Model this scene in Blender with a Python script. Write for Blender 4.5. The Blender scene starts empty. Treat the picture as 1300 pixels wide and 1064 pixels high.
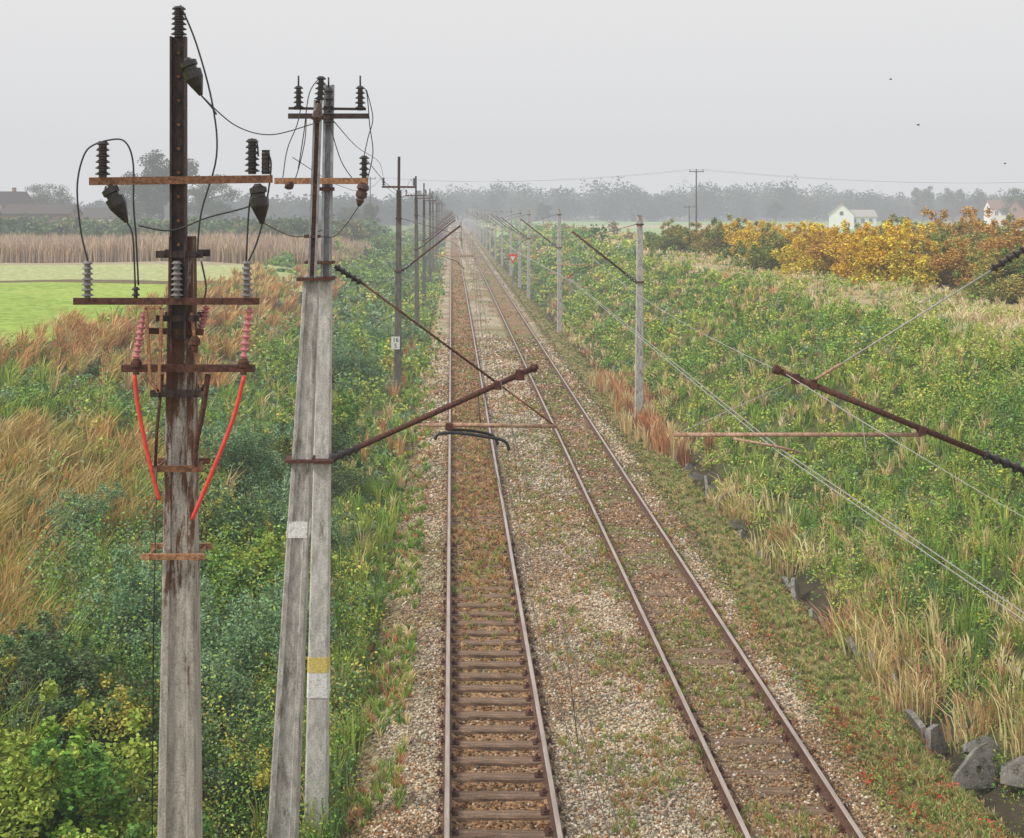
import bpy, math, random
import numpy as np
from mathutils import Vector, Matrix
R = random.Random(7); rng = np.random.default_rng(7)
C = bpy.context.scene.collection
H = 8.3; F = 1650.0; VX = 573.0; VY = 264.0
def at(px, py, Y): return Vector(((px-VX)/F*Y, Y, H-(py-VY)/F*Y))
PI = math.pi
# ------------------------------------------------------------------ noise
_T = np.random.default_rng(3).random((256, 256))
def vn(x, y, s, seed=0):
    x = np.asarray(x, float)/s+seed*17.3; y = np.asarray(y, float)/s+seed*31.7
    xi = np.floor(x).astype(int); yi = np.floor(y).astype(int)
    fx = x-xi; fy = y-yi; fx = fx*fx*(3-2*fx); fy = fy*fy*(3-2*fy)
    g = lambda a, b: _T[a % 256, b % 256]
    return (g(xi, yi)*(1-fx)+g(xi+1, yi)*fx)*(1-fy)+(g(xi, yi+1)*(1-fx)+g(xi+1, yi+1)*fx)*fy
def fn(x, y, s, seed=0): return .55*vn(x, y, s, seed)+.3*vn(x, y, s/2.3, seed+1)+.15*vn(x, y, s/5, seed+2)
def ss(a, b, x):
    t = np.clip((np.asarray(x, float)-a)/(b-a), 0, 1); return t*t*(3-2*t)
# ------------------------------------------------------------------ materials
def newmat(name):
    m = bpy.data.materials.new(name); m.use_nodes = True
    nt = m.node_tree; b = nt.nodes['Principled BSDF']; return m, nt, b
def nmat(name, c1, c2, scale=8, rough=.8, metal=0, bump=.3, stretch=(1, 1, 1), c3=None, s3=2.0, lo=.35, hi=.65, lo3=.5, hi3=.62, grain=0, zfade=None):
    m, nt, b = newmat(name); N = nt.nodes; L = nt.links
    tc = N.new('ShaderNodeTexCoord'); mp = N.new('ShaderNodeMapping'); mp.inputs['Scale'].default_value = stretch
    L.new(tc.outputs['Object'], mp.inputs[0])
    n = N.new('ShaderNodeTexNoise'); n.inputs['Scale'].default_value = scale; n.inputs['Detail'].default_value = 8; n.inputs['Roughness'].default_value = .65
    L.new(mp.outputs[0], n.inputs['Vector'])
    r = N.new('ShaderNodeValToRGB'); r.color_ramp.elements[0].color = (*c1, 1); r.color_ramp.elements[1].color = (*c2, 1)
    r.color_ramp.elements[0].position = lo; r.color_ramp.elements[1].position = hi
    L.new(n.outputs['Fac'], r.inputs[0]); out = r.outputs[0]; hsrc = n.outputs['Fac']
    if c3:
        n2 = N.new('ShaderNodeTexNoise'); n2.inputs['Scale'].default_value = s3; n2.inputs['Detail'].default_value = 9; n2.inputs['Roughness'].default_value = .75
        L.new(mp.outputs[0], n2.inputs['Vector'])
        fac = n2.outputs['Fac']
        if zfade:   # stains run down from the ironwork at the top
            sx = N.new('ShaderNodeSeparateXYZ'); L.new(tc.outputs['Object'], sx.inputs[0])
            mr = N.new('ShaderNodeMapRange'); mr.inputs[1].default_value = zfade[0]; mr.inputs[2].default_value = zfade[1]; mr.inputs[3].default_value = -.12; mr.inputs[4].default_value = .09
            L.new(sx.outputs[2], mr.inputs[0]); ad = N.new('ShaderNodeMath'); ad.operation = 'ADD'; L.new(fac, ad.inputs[0]); L.new(mr.outputs[0], ad.inputs[1]); fac = ad.outputs[0]
        r2 = N.new('ShaderNodeValToRGB'); r2.color_ramp.elements[0].position = lo3; r2.color_ramp.elements[1].position = hi3
        L.new(fac, r2.inputs[0])
        mx = N.new('ShaderNodeMixRGB'); L.new(r2.outputs[0], mx.inputs[0]); L.new(out, mx.inputs[1]); mx.inputs[2].default_value = (*c3, 1); out = mx.outputs[0]
    if grain:
        n3 = N.new('ShaderNodeTexNoise'); n3.inputs['Scale'].default_value = grain; n3.inputs['Detail'].default_value = 4; n3.inputs['Roughness'].default_value = .8
        L.new(tc.outputs['Object'], n3.inputs['Vector'])
        mr = N.new('ShaderNodeMapRange'); mr.inputs[1].default_value = .35; mr.inputs[2].default_value = .65; mr.inputs[3].default_value = .62; mr.inputs[4].default_value = 1.22; L.new(n3.outputs['Fac'], mr.inputs[0])
        vm = N.new('ShaderNodeVectorMath'); vm.operation = 'SCALE'; L.new(out, vm.inputs[0]); L.new(mr.outputs[0], vm.inputs['Scale']); out = vm.outputs[0]; hsrc = n3.outputs['Fac']
    L.new(out, b.inputs['Base Color']); b.inputs['Roughness'].default_value = rough; b.inputs['Metallic'].default_value = metal
    if bump:
        bp = N.new('ShaderNodeBump'); bp.inputs['Strength'].default_value = bump; bp.inputs['Distance'].default_value = .02
        L.new(hsrc, bp.inputs['Height']); L.new(bp.outputs[0], b.inputs['Normal'])
    return m
def attrmat(name, trans=0.0, noise=None, bump=0, vor=None):
    m = bpy.data.materials.new(name); m.use_nodes = True; nt = m.node_tree; N = nt.nodes; L = nt.links; N.remove(N['Principled BSDF'])
    b = N.new('ShaderNodeBsdfDiffuse'); L.new(b.outputs[0], N['Material Output'].inputs['Surface'])
    a = N.new('ShaderNodeAttribute'); a.attribute_name = 'Col'; out = a.outputs['Color']
    tc = N.new('ShaderNodeTexCoord')
    if noise:
        n = N.new('ShaderNodeTexNoise'); n.inputs['Scale'].default_value = noise[0]; n.inputs['Detail'].default_value = 10; n.inputs['Roughness'].default_value = .75
        L.new(tc.outputs['Object'], n.inputs['Vector'])
        mr = N.new('ShaderNodeMapRange'); mr.inputs[1].default_value = .3; mr.inputs[2].default_value = .7; mr.inputs[3].default_value = noise[1]; mr.inputs[4].default_value = noise[2]
        L.new(n.outputs['Fac'], mr.inputs[0])
        mx = N.new('ShaderNodeVectorMath'); mx.operation = 'SCALE'; L.new(out, mx.inputs[0]); L.new(mr.outputs[0], mx.inputs['Scale']); out = mx.outputs[0]
        if bump:
            bp = N.new('ShaderNodeBump'); bp.inputs['Strength'].default_value = bump; bp.inputs['Distance'].default_value = .05
            L.new(n.outputs['Fac'], bp.inputs['Height']); L.new(bp.outputs[0], b.inputs['Normal'])
    if vor:
        v = N.new('ShaderNodeTexVoronoi'); v.inputs['Scale'].default_value = vor; L.new(tc.outputs['Object'], v.inputs['Vector'])
        sx = N.new('ShaderNodeSeparateColor'); L.new(v.outputs['Color'], sx.inputs[0])
        mr = N.new('ShaderNodeMapRange'); mr.inputs[3].default_value = .4; mr.inputs[4].default_value = 1.5; L.new(sx.outputs[0], mr.inputs[0])
        mx = N.new('ShaderNodeVectorMath'); mx.operation = 'SCALE'; L.new(out, mx.inputs[0]); L.new(mr.outputs[0], mx.inputs['Scale']); out = mx.outputs[0]
        bp = N.new('ShaderNodeBump'); bp.invert = True; bp.inputs['Strength'].default_value = .8; bp.inputs['Distance'].default_value = .04
        L.new(v.outputs['Distance'], bp.inputs['Height']); L.new(bp.outputs[0], b.inputs['Normal'])
    L.new(out, b.inputs['Color'])
    if trans:
        t = N.new('ShaderNodeBsdfTranslucent'); L.new(out, t.inputs['Color'])
        mm = N.new('ShaderNodeMixShader'); mm.inputs[0].default_value = trans
        L.new(b.outputs[0], mm.inputs[1]); L.new(t.outputs[0], mm.inputs[2]); L.new(mm.outputs[0], N['Material Output'].inputs['Surface'])
    return m
M = {}
M['concrete'] = nmat('concrete', (.34, .325, .30), (.64, .615, .58), 16, .9, 0, .6, (1, 1, .3), (.17, .145, .12), 6.5, lo3=.52, hi3=.64, grain=60)
M['concrete_light'] = nmat('concrete_light', (.46, .445, .42), (.78, .76, .72), 14, .9, 0, .5, (1, 1, .3), (.24, .21, .18), 6.5, lo3=.54, hi3=.68, grain=60)
M['concrete_stained'] = nmat('concrete_stained', (.32, .295, .26), (.60, .56, .50), 18, .9, 0, .7, (1, 1, .16), (.13, .058, .028), 8, lo3=.49, hi3=.56, grain=55, zfade=(3.4, 7.2))
M['slab'] = nmat('weathered_slab_concrete', (.16, .15, .14), (.38, .36, .33), 7, .95, 0, .7, (1, 1, 1), (.08, .08, .045), 3.2, grain=40, lo3=.48, hi3=.58)
M['old_wood'] = nmat('weathered_dark_mast', (.09, .08, .07), (.20, .18, .16), 12, .9, 0, .5, (1, 1, .25), grain=50)
M['steel_dark'] = nmat('dark_brown_steel', (.018, .012, .011), (.08, .046, .036), 20, .65, .2, .3, (1, 1, .4), (.16, .07, .035), 6, lo3=.56, hi3=.7, grain=70)
M['rust'] = nmat('rusty_steel', (.10, .04, .02), (.32, .15, .075), 25, .85, .1, .4, grain=70)
M['rust_dark'] = nmat('dark_rust', (.045, .018, .013), (.17, .065, .04), 25, .8, .2, .4, grain=70)
M['rust_orange'] = nmat('orange_rust', (.22, .09, .04), (.52, .29, .15), 25, .85, 0, .4, grain=70)
M['tube_tan'] = nmat('tan_rusted_tube', (.30, .15, .09), (.60, .42, .30), 22, .8, 0, .3, grain=50)
M['galv'] = nmat('grey_galvanised_steel', (.18, .19, .205), (.40, .41, .43), 25, .5, .3, .2, (1, 1, .3), (.18, .09, .05), 5, lo3=.56, hi3=.7)
M['black'] = nmat('black_porcelain', (.012, .010, .010), (.035, .026, .024), 20, .3, 0, .1)
M['brown_por'] = nmat('brown_porcelain', (.05, .022, .015), (.10, .05, .035), 20, .3, 0, .1)
M['grey_por'] = nmat('grey_porcelain', (.11, .10, .10), (.25, .235, .225), 30, .5, 0, .1)
M['pink'] = nmat('pink_ribbed_polymer', (.50, .15, .18), (.62, .27, .29), 20, .6, 0, .1)
M['red'] = nmat('red_cable', (.68, .04, .03), (.8, .09, .06), 12, .5, 0, .1)
M['cable'] = nmat('black_cable', (.012, .012, .014), (.03, .03, .032), 20, .5, 0, 0)
M['wire'] = nmat('weathered_wire', (.10, .085, .075), (.20, .17, .15), 20, .6, .4, 0)
M['wire_light'] = nmat('pale_wire', (.30, .29, .27), (.42, .41, .39), 20, .6, .1, 0)
M['white'] = nmat('flaking_white_paint', (.50, .49, .48), (.88, .88, .87), 18, .8, 0, .2, lo=.3, hi=.5, grain=50)
M['yellow'] = nmat('yellow_paint', (.66, .50, .12), (.84, .70, .24), 25, .8, 0, .2, grain=50)
M['sign_white'] = nmat('sign_white', (.7, .7, .68), (.8, .8, .78), 9, .5, 0, 0)
M['sign_red'] = nmat('sign_red', (.7, .04, .02), (.8, .06, .03), 9, .5, 0, 0)
M['sign_black'] = nmat('sign_black', (.01, .01, .01), (.03, .03, .03), 9, .5, 0, 0)
M['rail'] = nmat('rusty_rail', (.10, .05, .034), (.22, .12, .08), 14, .7, .2, .3, grain=40)
M['railhead'] = nmat('rail_head_worn', (.36, .285, .245), (.56, .48, .42), 10, .4, .4, .05, (1, .1, 1))
M['sleeper'] = nmat('old_timber_sleeper', (.11, .07, .045), (.31, .20, .13), 9, .9, 0, .6, (.25, 2, 1), (.42, .30, .22), 5, lo3=.56, hi3=.70, grain=30)
M['bark'] = nmat('bark', (.06, .045, .035), (.15, .12, .10), 8, .9, 0, .5, (1, 1, .3))
M['leaf'] = attrmat('foliage', .14)
M['grass'] = attrmat('grass_blades', .14)
M['stone'] = attrmat('ballast_stone')
M['ground'] = attrmat('ground_soil_and_turf', noise=(1.6, .55, 1.4), bump=.8)
M['ballast'] = attrmat('ballast_gravel', vor=17)
M['plaster'] = nmat('white_plaster', (.82, .82, .81), (.88, .88, .87), 2, .9, 0, 0)
M['brick'] = nmat('red_brick', (.24, .12, .09), (.34, .18, .13), 3, .9, 0, 0)
M['roof_red'] = nmat('red_tile_roof', (.20, .10, .075), (.28, .15, .11), 3, .8, 0, 0)
M['roof_pale'] = nmat('pale_roof', (.34, .31, .29), (.44, .41, .38), 3, .8, 0, 0)
M['roof_grey'] = nmat('dark_roof', (.05, .038, .035), (.09, .07, .06), 3, .8, 0, 0)
M['glass'] = nmat('window_glass', (.03, .035, .04), (.06, .07, .08), 2, .15, 0, 0)
M['wood_pole'] = nmat('wood_pole', (.04, .03, .025), (.08, .065, .055), 6, .9, 0, .3)
M['feather'] = nmat('dark_feathers', (.02, .02, .02), (.05, .05, .05), 9, .8, 0, 0)
# ------------------------------------------------------------------ object helpers
ORG = {}
def settag(o, label=None, cat=None, group=None, kind=None):
    if label: o['label'] = label
    if cat: o['category'] = cat
    if group: o['group'] = group
    if kind: o['kind'] = kind
    return o
def thing(name, label, cat, loc, group=None):
    o = bpy.data.objects.new(name, None); C.objects.link(o); o.location = loc; o.empty_display_size = .2
    ORG[o.name] = Vector(loc); return settag(o, label, cat, group)
class MB:
    def __init__(s): s.v = []; s.f = []; s.sm = []
    def add(s, vs, fs, smooth=False):
        n = len(s.v); s.v += [tuple(v) for v in vs]; s.f += [tuple(i+n for i in f) for f in fs]; s.sm += [smooth]*len(fs); return s
    def box(s, c, size, rot=None):
        c = Vector(c); hx, hy, hz = [a/2 for a in size]; m = rot or Matrix.Identity(3)
        vs = [c+m @ Vector((x*hx, y*hy, z*hz)) for z in (-1, 1) for x, y in ((-1, -1), (1, -1), (1, 1), (-1, 1))]
        return s.add(vs, [(3, 2, 1, 0), (4, 5, 6, 7), (0, 1, 5, 4), (1, 2, 6, 5), (2, 3, 7, 6), (3, 0, 4, 7)])
    def bar(s, p0, p1, w, h=None, up=(0, 1, 0)):
        p0 = Vector(p0); p1 = Vector(p1); h = h or w; d = (p1-p0).normalized(); u = Vector(up)
        if abs(d.dot(u)) > .95: u = Vector((1, 0, 0))
        a = d.cross(u).normalized(); b = d.cross(a).normalized()
        vs = []
        for p in (p0, p1):
            for x, y in ((-1, -1), (1, -1), (1, 1), (-1, 1)): vs.append(p+a*x*w/2+b*y*h/2)
        return s.add(vs, [(3, 2, 1, 0), (4, 5, 6, 7), (0, 1, 5, 4), (1, 2, 6, 5), (2, 3, 7, 6), (3, 0, 4, 7)])
    def sect(s, p0, w0, d0, p1, w1, d1, sec=None, n=1):
        sec = sec or [(-.5, -.42), (-.42, -.5), (.42, -.5), (.5, -.42), (.5, .42), (.42, .5), (-.42, .5), (-.5, .42)]
        p0 = Vector(p0); p1 = Vector(p1); vs = []; k = len(sec)
        for i in range(n+1):
            t = i/n; p = p0.lerp(p1, t); w = w0+(w1-w0)*t; d = d0+(d1-d0)*t
            vs += [p+Vector((x*w, y*d, 0)) for x, y in sec]
        fs = [tuple(range(k))[::-1], tuple(n*k+i for i in range(k))]
        for i in range(n):
            for j in range(k): fs.append((i*k+j, i*k+(j+1) % k, (i+1)*k+(j+1) % k, (i+1)*k+j))
        return s.add(vs, fs)
    def tube(s, pts, r, n=6):
        pts = [Vector(p) for p in pts]; m = len(pts); rr = r if isinstance(r, (list, tuple)) else [r]*m
        d0 = (pts[1]-pts[0]).normalized(); u = Vector((0, 0, 1)) if abs(d0.z) < .9 else Vector((0, 1, 0)); a = d0.cross(u).normalized(); vs = []
        for i, p in enumerate(pts):
            d = (pts[min(i+1, m-1)]-pts[max(i-1, 0)]).normalized(); a = (a-d*a.dot(d)).normalized(); b = d.cross(a)
            for k in range(n):
                t = 2*PI*k/n; vs.append(p+(a*math.cos(t)+b*math.sin(t))*rr[i])
        fs = [(i*n+k, i*n+(k+1) % n, (i+1)*n+(k+1) % n, (i+1)*n+k) for i in range(m-1) for k in range(n)]
        fs += [tuple(range(n))[::-1], tuple((m-1)*n+k for k in range(n))]
        return s.add(vs, fs, True)
    def lathe(s, p0, p1, prof, n=14):
        p0 = Vector(p0); p1 = Vector(p1); d = (p1-p0); u = d.normalized(); a = u.cross(Vector((0, 1, 0)))
        if a.length < .1: a = u.cross(Vector((1, 0, 0)))
        a.normalize(); b = u.cross(a); vs = []; m = len(prof)
        for t, r in prof:
            for k in range(n):
                q = 2*PI*k/n; vs.append(p0+d*t+(a*math.cos(q)+b*math.sin(q))*r)
        fs = [(i*n+k, i*n+(k+1) % n, (i+1)*n+(k+1) % n, (i+1)*n+k) for i in range(m-1) for k in range(n)]
        fs += [tuple(range(n))[::-1], tuple((m-1)*n+k for k in range(n))]
        return s.add(vs, fs, False)
    def ribbed(s, p0, p1, r0, r1, k, n=14, taper=1.0):
        prof = []
        for i in range(k):
            t = i/k; rr = r1*(1+(taper-1)*t)
            prof += [(t, r0), (t+.35/k, r0), (t+.45/k, rr), (t+.6/k, rr), (t+.92/k, r0*1.1)]
        return s.lathe(p0, p1, prof+[(1, r0)], n)
    def build(s, name, mat, parent=None):
        org = ORG[parent.name] if parent is not None else Vector((0, 0, 0))
        me = bpy.data.meshes.new(name); me.from_pydata([(x-org.x, y-org.y, z-org.z) for x, y, z in s.v], [], s.f)
        me.polygons.foreach_set('use_smooth', s.sm); me.materials.append(M[mat] if isinstance(mat, str) else mat); me.update()
        o = bpy.data.objects.new(name, me); C.objects.link(o); ORG[o.name] = org
        if parent is not None: o.parent = parent
        return o
def boxes(name, mat, parent, lst):
    for c, s in lst: MB().box(c, s).build(name, mat, parent)
def smooth_path(pts, k=6):
    pts = [Vector(p) for p in pts]; P = [pts[0]]+pts+[pts[-1]]; out = []
    for i in range(1, len(P)-2):
        for j in range(k):
            t = j/k; a, b, c, d = P[i-1], P[i], P[i+1], P[i+2]
            out.append(.5*((2*b)+(c-a)*t+(2*a-5*b+4*c-d)*t*t+(3*b-a-3*c+d)*t**3))
    return out+[pts[-1]]
def npmesh(name, verts, faces, cols, mat, parent=None):
    verts = np.asarray(verts, np.float32).reshape(-1, 3); faces = np.asarray(faces, np.int32); nf, k = faces.shape
    me = bpy.data.meshes.new(name); me.vertices.add(len(verts)); me.vertices.foreach_set('co', verts.ravel())
    me.loops.add(nf*k); me.loops.foreach_set('vertex_index', faces.ravel()); me.polygons.add(nf)
    me.polygons.foreach_set('loop_start', np.arange(nf, dtype=np.int32)*k); me.update(calc_edges=True)
    c = np.ones((nf, 4), np.float32); c[:, :3] = np.clip(cols, 0, .85)
    a = me.attributes.new('Col', 'FLOAT_COLOR', 'FACE'); a.data.foreach_set('color', c.ravel())
    me.materials.append(mat); o = bpy.data.objects.new(name, me); C.objects.link(o)
    ORG[o.name] = ORG[parent.name] if parent is not None else Vector((0, 0, 0))
    if parent is not None: o.parent = parent
    return o
class Soup:
    def __init__(s): s.q = []; s.c = []
    def add(s, q, c): s.q.append(q.astype(np.float32)); s.c.append(c.astype(np.float32))
    def build(s, name, mat, parent=None):
        q = np.concatenate(s.q); c = np.concatenate(s.c)
        return npmesh(name, q.reshape(-1, 3), np.arange(len(q)*4).reshape(-1, 4), c, mat, parent)
def unit(n, zs=1.0):
    d = rng.normal(size=(n, 3)); d[:, 2] *= zs; return d/np.linalg.norm(d, axis=1)[:, None]
def leafq(c, L, ratio=.55, zs=.6):
    n = len(c); d = unit(n, zs); e = np.cross(d, unit(n, 1.0 if zs > .5 else .5)); e /= np.linalg.norm(e, axis=1)[:, None]+1e-9
    L = np.broadcast_to(L, (n,))[:, None]
    return np.stack([c-d*L/2, c+e*L*ratio/2, c+d*L/2, c-e*L*ratio/2], 1)
LG = 1.42
def leafy(S, pts, rad, hgt, nl, L, col, var=.45, hue=.10, shell=2.2, zs=.6):
    n = len(pts); P = np.repeat(pts, nl, 0); Rr = np.repeat(np.broadcast_to(rad, (n,)), nl); Hh = np.repeat(np.broadcast_to(hgt, (n,)), nl)
    u = unit(n*nl)*(rng.random(n*nl)**(1/shell))[:, None]
    c = P+np.stack([Rr*u[:, 0], Rr*u[:, 1], Hh*(.5+.5*u[:, 2])], 1)
    LL = np.repeat(np.broadcast_to(L, (n,)), nl)*rng.uniform(.6, 1.4, n*nl)
    cc = np.repeat(col, nl, 0)*rng.uniform(1-var, 1+var, (n*nl, 1))*rng.uniform(1-hue, 1+hue, (n*nl, 3))*LG
    S.add(leafq(c, LL, .6, zs), cc)
def tufts(S, pts, hgt, spread, nb, W, col, var=.35, base=.1, wind=0):
    n = len(pts); N = n*nb; P = np.repeat(pts, nb, 0); h = np.repeat(np.broadcast_to(hgt, (n,)), nb)*rng.uniform(.5, 1.15, N)
    sp = np.repeat(np.broadcast_to(spread, (n,)), nb); a = rng.uniform(0, 2*PI, N); dr = np.stack([np.cos(a), np.sin(a), 0*a], 1)
    P = P+dr*(base*rng.random(N))[:, None]*np.repeat(np.broadcast_to(hgt, (n,)), nb)[:, None]
    ln = dr*(sp*rng.random(N))[:, None]*h[:, None]; ln[:, 0] += wind*h
    up = np.zeros((N, 3)); up[:, 2] = h
    b = rng.uniform(0, 2*PI, N); w = np.stack([np.cos(b), np.sin(b)*.4, 0*b], 1)*(np.repeat(np.broadcast_to(W, (n,)), nb)/2)[:, None]
    m = P+up*.6+ln*.35; t = P+up*(.95-.2*rng.random(N))[:, None]+ln
    cc = np.repeat(col, nb, 0)*rng.uniform(1-var, 1+var, (N, 1))*LG
    S.add(np.stack([P-w, P+w, m+w*.8, m-w*.8], 1), cc); S.add(np.stack([m-w*.8, m+w*.8, t+w*.12, t-w*.12], 1), cc)
def pick(n, pal, wts):
    pal = np.array(pal); wts = np.array(wts, float); return pal[rng.choice(len(pal), n, p=wts/wts.sum())]
# ------------------------------------------------------------------ terrain
PX = np.array([-1500, -40, -20, -17, -12, -8, -5, -3.5, -2.2, -1.4, -.9, 5.9, 6.6, 7.6, 8.1, 8.7, 9.6, 13.0, 16.2, 18.2, 22, 40, 1500.])
PZ = np.array([2.6, 2.6, 2.6, 2.45, 1.6, .65, -.15, -.5, -.42, -.45, -.7, -.7, -.5, -.55, -1.0, -1.0, -.1, 2.2, 3.85, 4.1, 4.0, 3.8, 3.8])
def gz(x, y):
    x = np.asarray(x, float); y = np.asarray(y, float); z = np.interp(x, PX, PZ)
    k = 1-ss(190, 380, y)*.6; z = np.where(z > 0, z*k, z)
    bank = ss(1.2, 4, np.abs(x-2.6)-3.6)
    z = z+bank*(fn(x, y, 6, 5)-.5)*1.0*np.clip(1-np.abs(x)/120, .15, 1)
    return z
def bz(x, y):
    x = np.asarray(x, float); y = np.asarray(y, float); z = np.full(np.broadcast(x, y).shape, -.165)
    z = z+.04*ss(1.9, 2.3, x)*(1-ss(3.1, 3.5, x))
    inl = ss(-.1, .12, x)*(1-ss(1.26, 1.5, x)); z = z-inl*(.02+.055*(1-ss(25.5, 31, y+6*(fn(x, y, 2.5, 6)-.5))))
    inr = ss(3.9, 4.1, x)*(1-ss(5.24, 5.45, x)); z = z-inr*.02
    z = z-.42*ss(-.75, -1.9, x)-.42*ss(6.05, 6.9, x)
    return z+(fn(x, y, .5, 9)-.5)*.06
def topz(x, y): return np.where((x > -1.7) & (x < 6.7), np.maximum(bz(x, y), gz(x, y)), gz(x, y))
def grid(name, xs, ys, zf, cf, mat, kind='structure'):
    X, Y = np.meshgrid(xs, ys); Z = zf(X, Y); nx = len(xs); ny = len(ys)
    i = np.arange((ny-1)*(nx-1)); r = i//(nx-1); c = i % (nx-1); a = r*nx+c
    f = np.stack([a, a+1, a+nx+1, a+nx], 1); cx = (X[:-1, :-1]+X[1:, 1:]).ravel()/2; cy = (Y[:-1, :-1]+Y[1:, 1:]).ravel()/2
    o = npmesh(name, np.stack([X, Y, Z], -1), f, cf(cx, cy), mat); o['kind'] = kind
    o.data.polygons.foreach_set('use_smooth', np.ones(len(f), bool)); return o
def mixc(a, b, t): return a*(1-t[:, None])+np.array(b)*t[:, None]
def gcol(x, y):
    n = len(x); c = np.tile(np.array([.085, .095, .04]), (n, 1)); q = fn(x, y, 4, 2); q2 = fn(x, y, 14, 4)
    c = mixc(c, (.19, .15, .08), ss(.45, .65, q)*.8)
    mossy = ((x > 5.6) & (x < 8)).astype(float); c = mixc(c, (.28, .24, .12), mossy*.8)
    c = mixc(c, (.07, .06, .045), ((x > 7.9) & (x < 9.0)).astype(float)*.8)
    L = ((x < -17) | ((x < -12) & (y > 95))); g = (L & (y < 101)).astype(float)
    c = mixc(c, (.38, .49, .12), g*(.85+.15*q)); c = mixc(c, (.27, .39, .085), g*ss(.45, .62, q2)*.7)
    c = mixc(c, (.18, .14, .08), (L & (y > 99) & (y < 104.5)).astype(float)*.95)
    c = mixc(c, (.46, .50, .24), (L & (y >= 104.5) & (y < 128)).astype(float)*.9)
    c = mixc(c, (.44, .38, .25), (L & (y >= 128) & (y < 200)).astype(float)*.9)
    c = mixc(c, (.22, .30, .12), ((x < -12) & (y >= 200)).astype(float)*.8)
    Rr = (x > 12)
    c = mixc(c, (.46, .38, .23), (Rr & (x > 16.6) & (y < 200)).astype(float)*.85)
    for y0, y1, cc in ((200, 260, (.30, .34, .15)), (260, 320, (.46, .40, .26)), (320, 430, (.34, .48, .20)), (430, 520, (.50, .45, .28)), (520, 660, (.30, .43, .18)), (660, 3000, (.2, .24, .12))):
        c = mixc(c, cc, (Rr & (y >= y0) & (y < y1)).astype(float)*.9)
    return c
xs = np.concatenate([-np.geomspace(1450, 22, 26), np.arange(-21.5, 26, .5), np.geomspace(26.5, 1450, 26)])
ys = np.concatenate([np.arange(-40, 10, 5), np.arange(10, 70, .6), np.geomspace(70, 1640, 190)])
grid('ground', xs, ys, gz, gcol, M['ground'])
def bcol(x, y):
    q = fn(x, y, 1.3, 11); q2 = fn(x, y*.5, .7, 21)
    beige = np.tile(np.array([.48, .405, .295]), (len(x), 1)); brown = (.31, .185, .10)
    beige = mixc(beige, (.33, .225, .135), ss(.42, .66, fn(x, y, 2.4, 15))*.85); beige = mixc(beige, (.24, .215, .17), ss(.52, .7, fn(x, y, 3.4, 18))*.4)
    il = ss(-.3, -.03, x)*(1-ss(1.42, 1.65, x)); ir = ss(3.45, 3.9, x)*(1-ss(5.4, 5.85, x))
    c = mixc(beige, brown, il*np.clip(.8+.3*q, 0, 1)); c = mixc(c, (.29, .19, .115), ir*np.clip(.55+.6*q2, 0, 1))
    c = mixc(c, (.20, .21, .08), ss(.50, .66, q)*(.4+.4*ir)*ss(16, 30, y))
    e = ss(-.9, -1.4, x)+ss(5.8, 6.4, x); c = mixc(c, (.24, .20, .10), np.clip(e, 0, 1)*.8)
    return c
bx_ = np.arange(-1.9, 7.0, .1); by_ = np.concatenate([np.arange(-40, 12, 1.0), np.arange(12, 60, .16), np.geomspace(60, 1600, 160)])
grid('track_bed', bx_, by_, bz, bcol, M['ballast'])
def stones():
    n = 135000; y = 1/rng.uniform(1/85, 1/15.5, n); x = rng.uniform(-1.6, 6.6, n)
    inl = (x > -.0) & (x < 1.45); keep = ~inl | (rng.random(n) < .3)
    ir = (x > 3.95) & (x < 5.35); keep &= ~ir | (rng.random(n) < .7); edge = (x < -1.1) | (x > 6.1); keep &= ~edge | (rng.random(n) < .4)
    for rx in (-.06, 1.44, 3.92, 5.42): keep &= np.abs(x-rx) > .09
    ys_ = ((y-15.2) % .6); onsl = ((ys_ < .14) | (ys_ > .46)) & (x > -.05) & (x < 1.45) & (y < 30) & (rng.random(n) < .95); keep &= ~onsl
    x = x[keep]; y = y[keep]; n = len(x); r = rng.uniform(.014, .038, n)*np.clip(y/26, 1, 2.6)
    z = bz(x, y)+r*.25
    o = np.array([[1, 0, 0], [0, 1, 0], [-1, 0, 0], [0, -1, 0], [0, 0, 1], [0, 0, -1]], float)
    v = o[None]*rng.uniform(.6, 1.25, (n, 6, 1)); a = rng.uniform(0, 2*PI, n); ca, sa = np.cos(a)[:, None], np.sin(a)[:, None]
    v = v+rng.uniform(-.3, .3, (n, 6, 3))
    v = np.stack([v[..., 0]*ca-v[..., 1]*sa, v[..., 0]*sa+v[..., 1]*ca, v[..., 2]*.75], -1)*r[:, None, None]+np.stack([x, y, z], 1)[:, None]
    f = np.array([[0, 1, 4], [1, 2, 4], [2, 3, 4], [3, 0, 4], [1, 0, 5], [2, 1, 5], [3, 2, 5], [0, 3, 5]])
    fa = (f[None]+np.arange(n)[:, None, None]*6).reshape(-1, 3)
    c = bcol(x, y); t = rng.random(n)
    c = c*rng.uniform(.45, 1.65, (n, 1)); c[t < .16] *= np.array([.75, .48, .33]); c[t > .945] = np.array([.72, .67, .56]); c[(t > .81) & (t < .88)] = (.16, .145, .125)
    ii = (x > 0) & (x < 1.45); c[ii] = c[ii]*.7
    o = npmesh('ballast_stones', v.reshape(-1, 3), fa, np.repeat(c, 8, 0), M['stone'])
    settag(o, 'loose rusty beige ballast stones around both railway tracks', 'gravel', kind='stuff')
stones()
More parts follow.
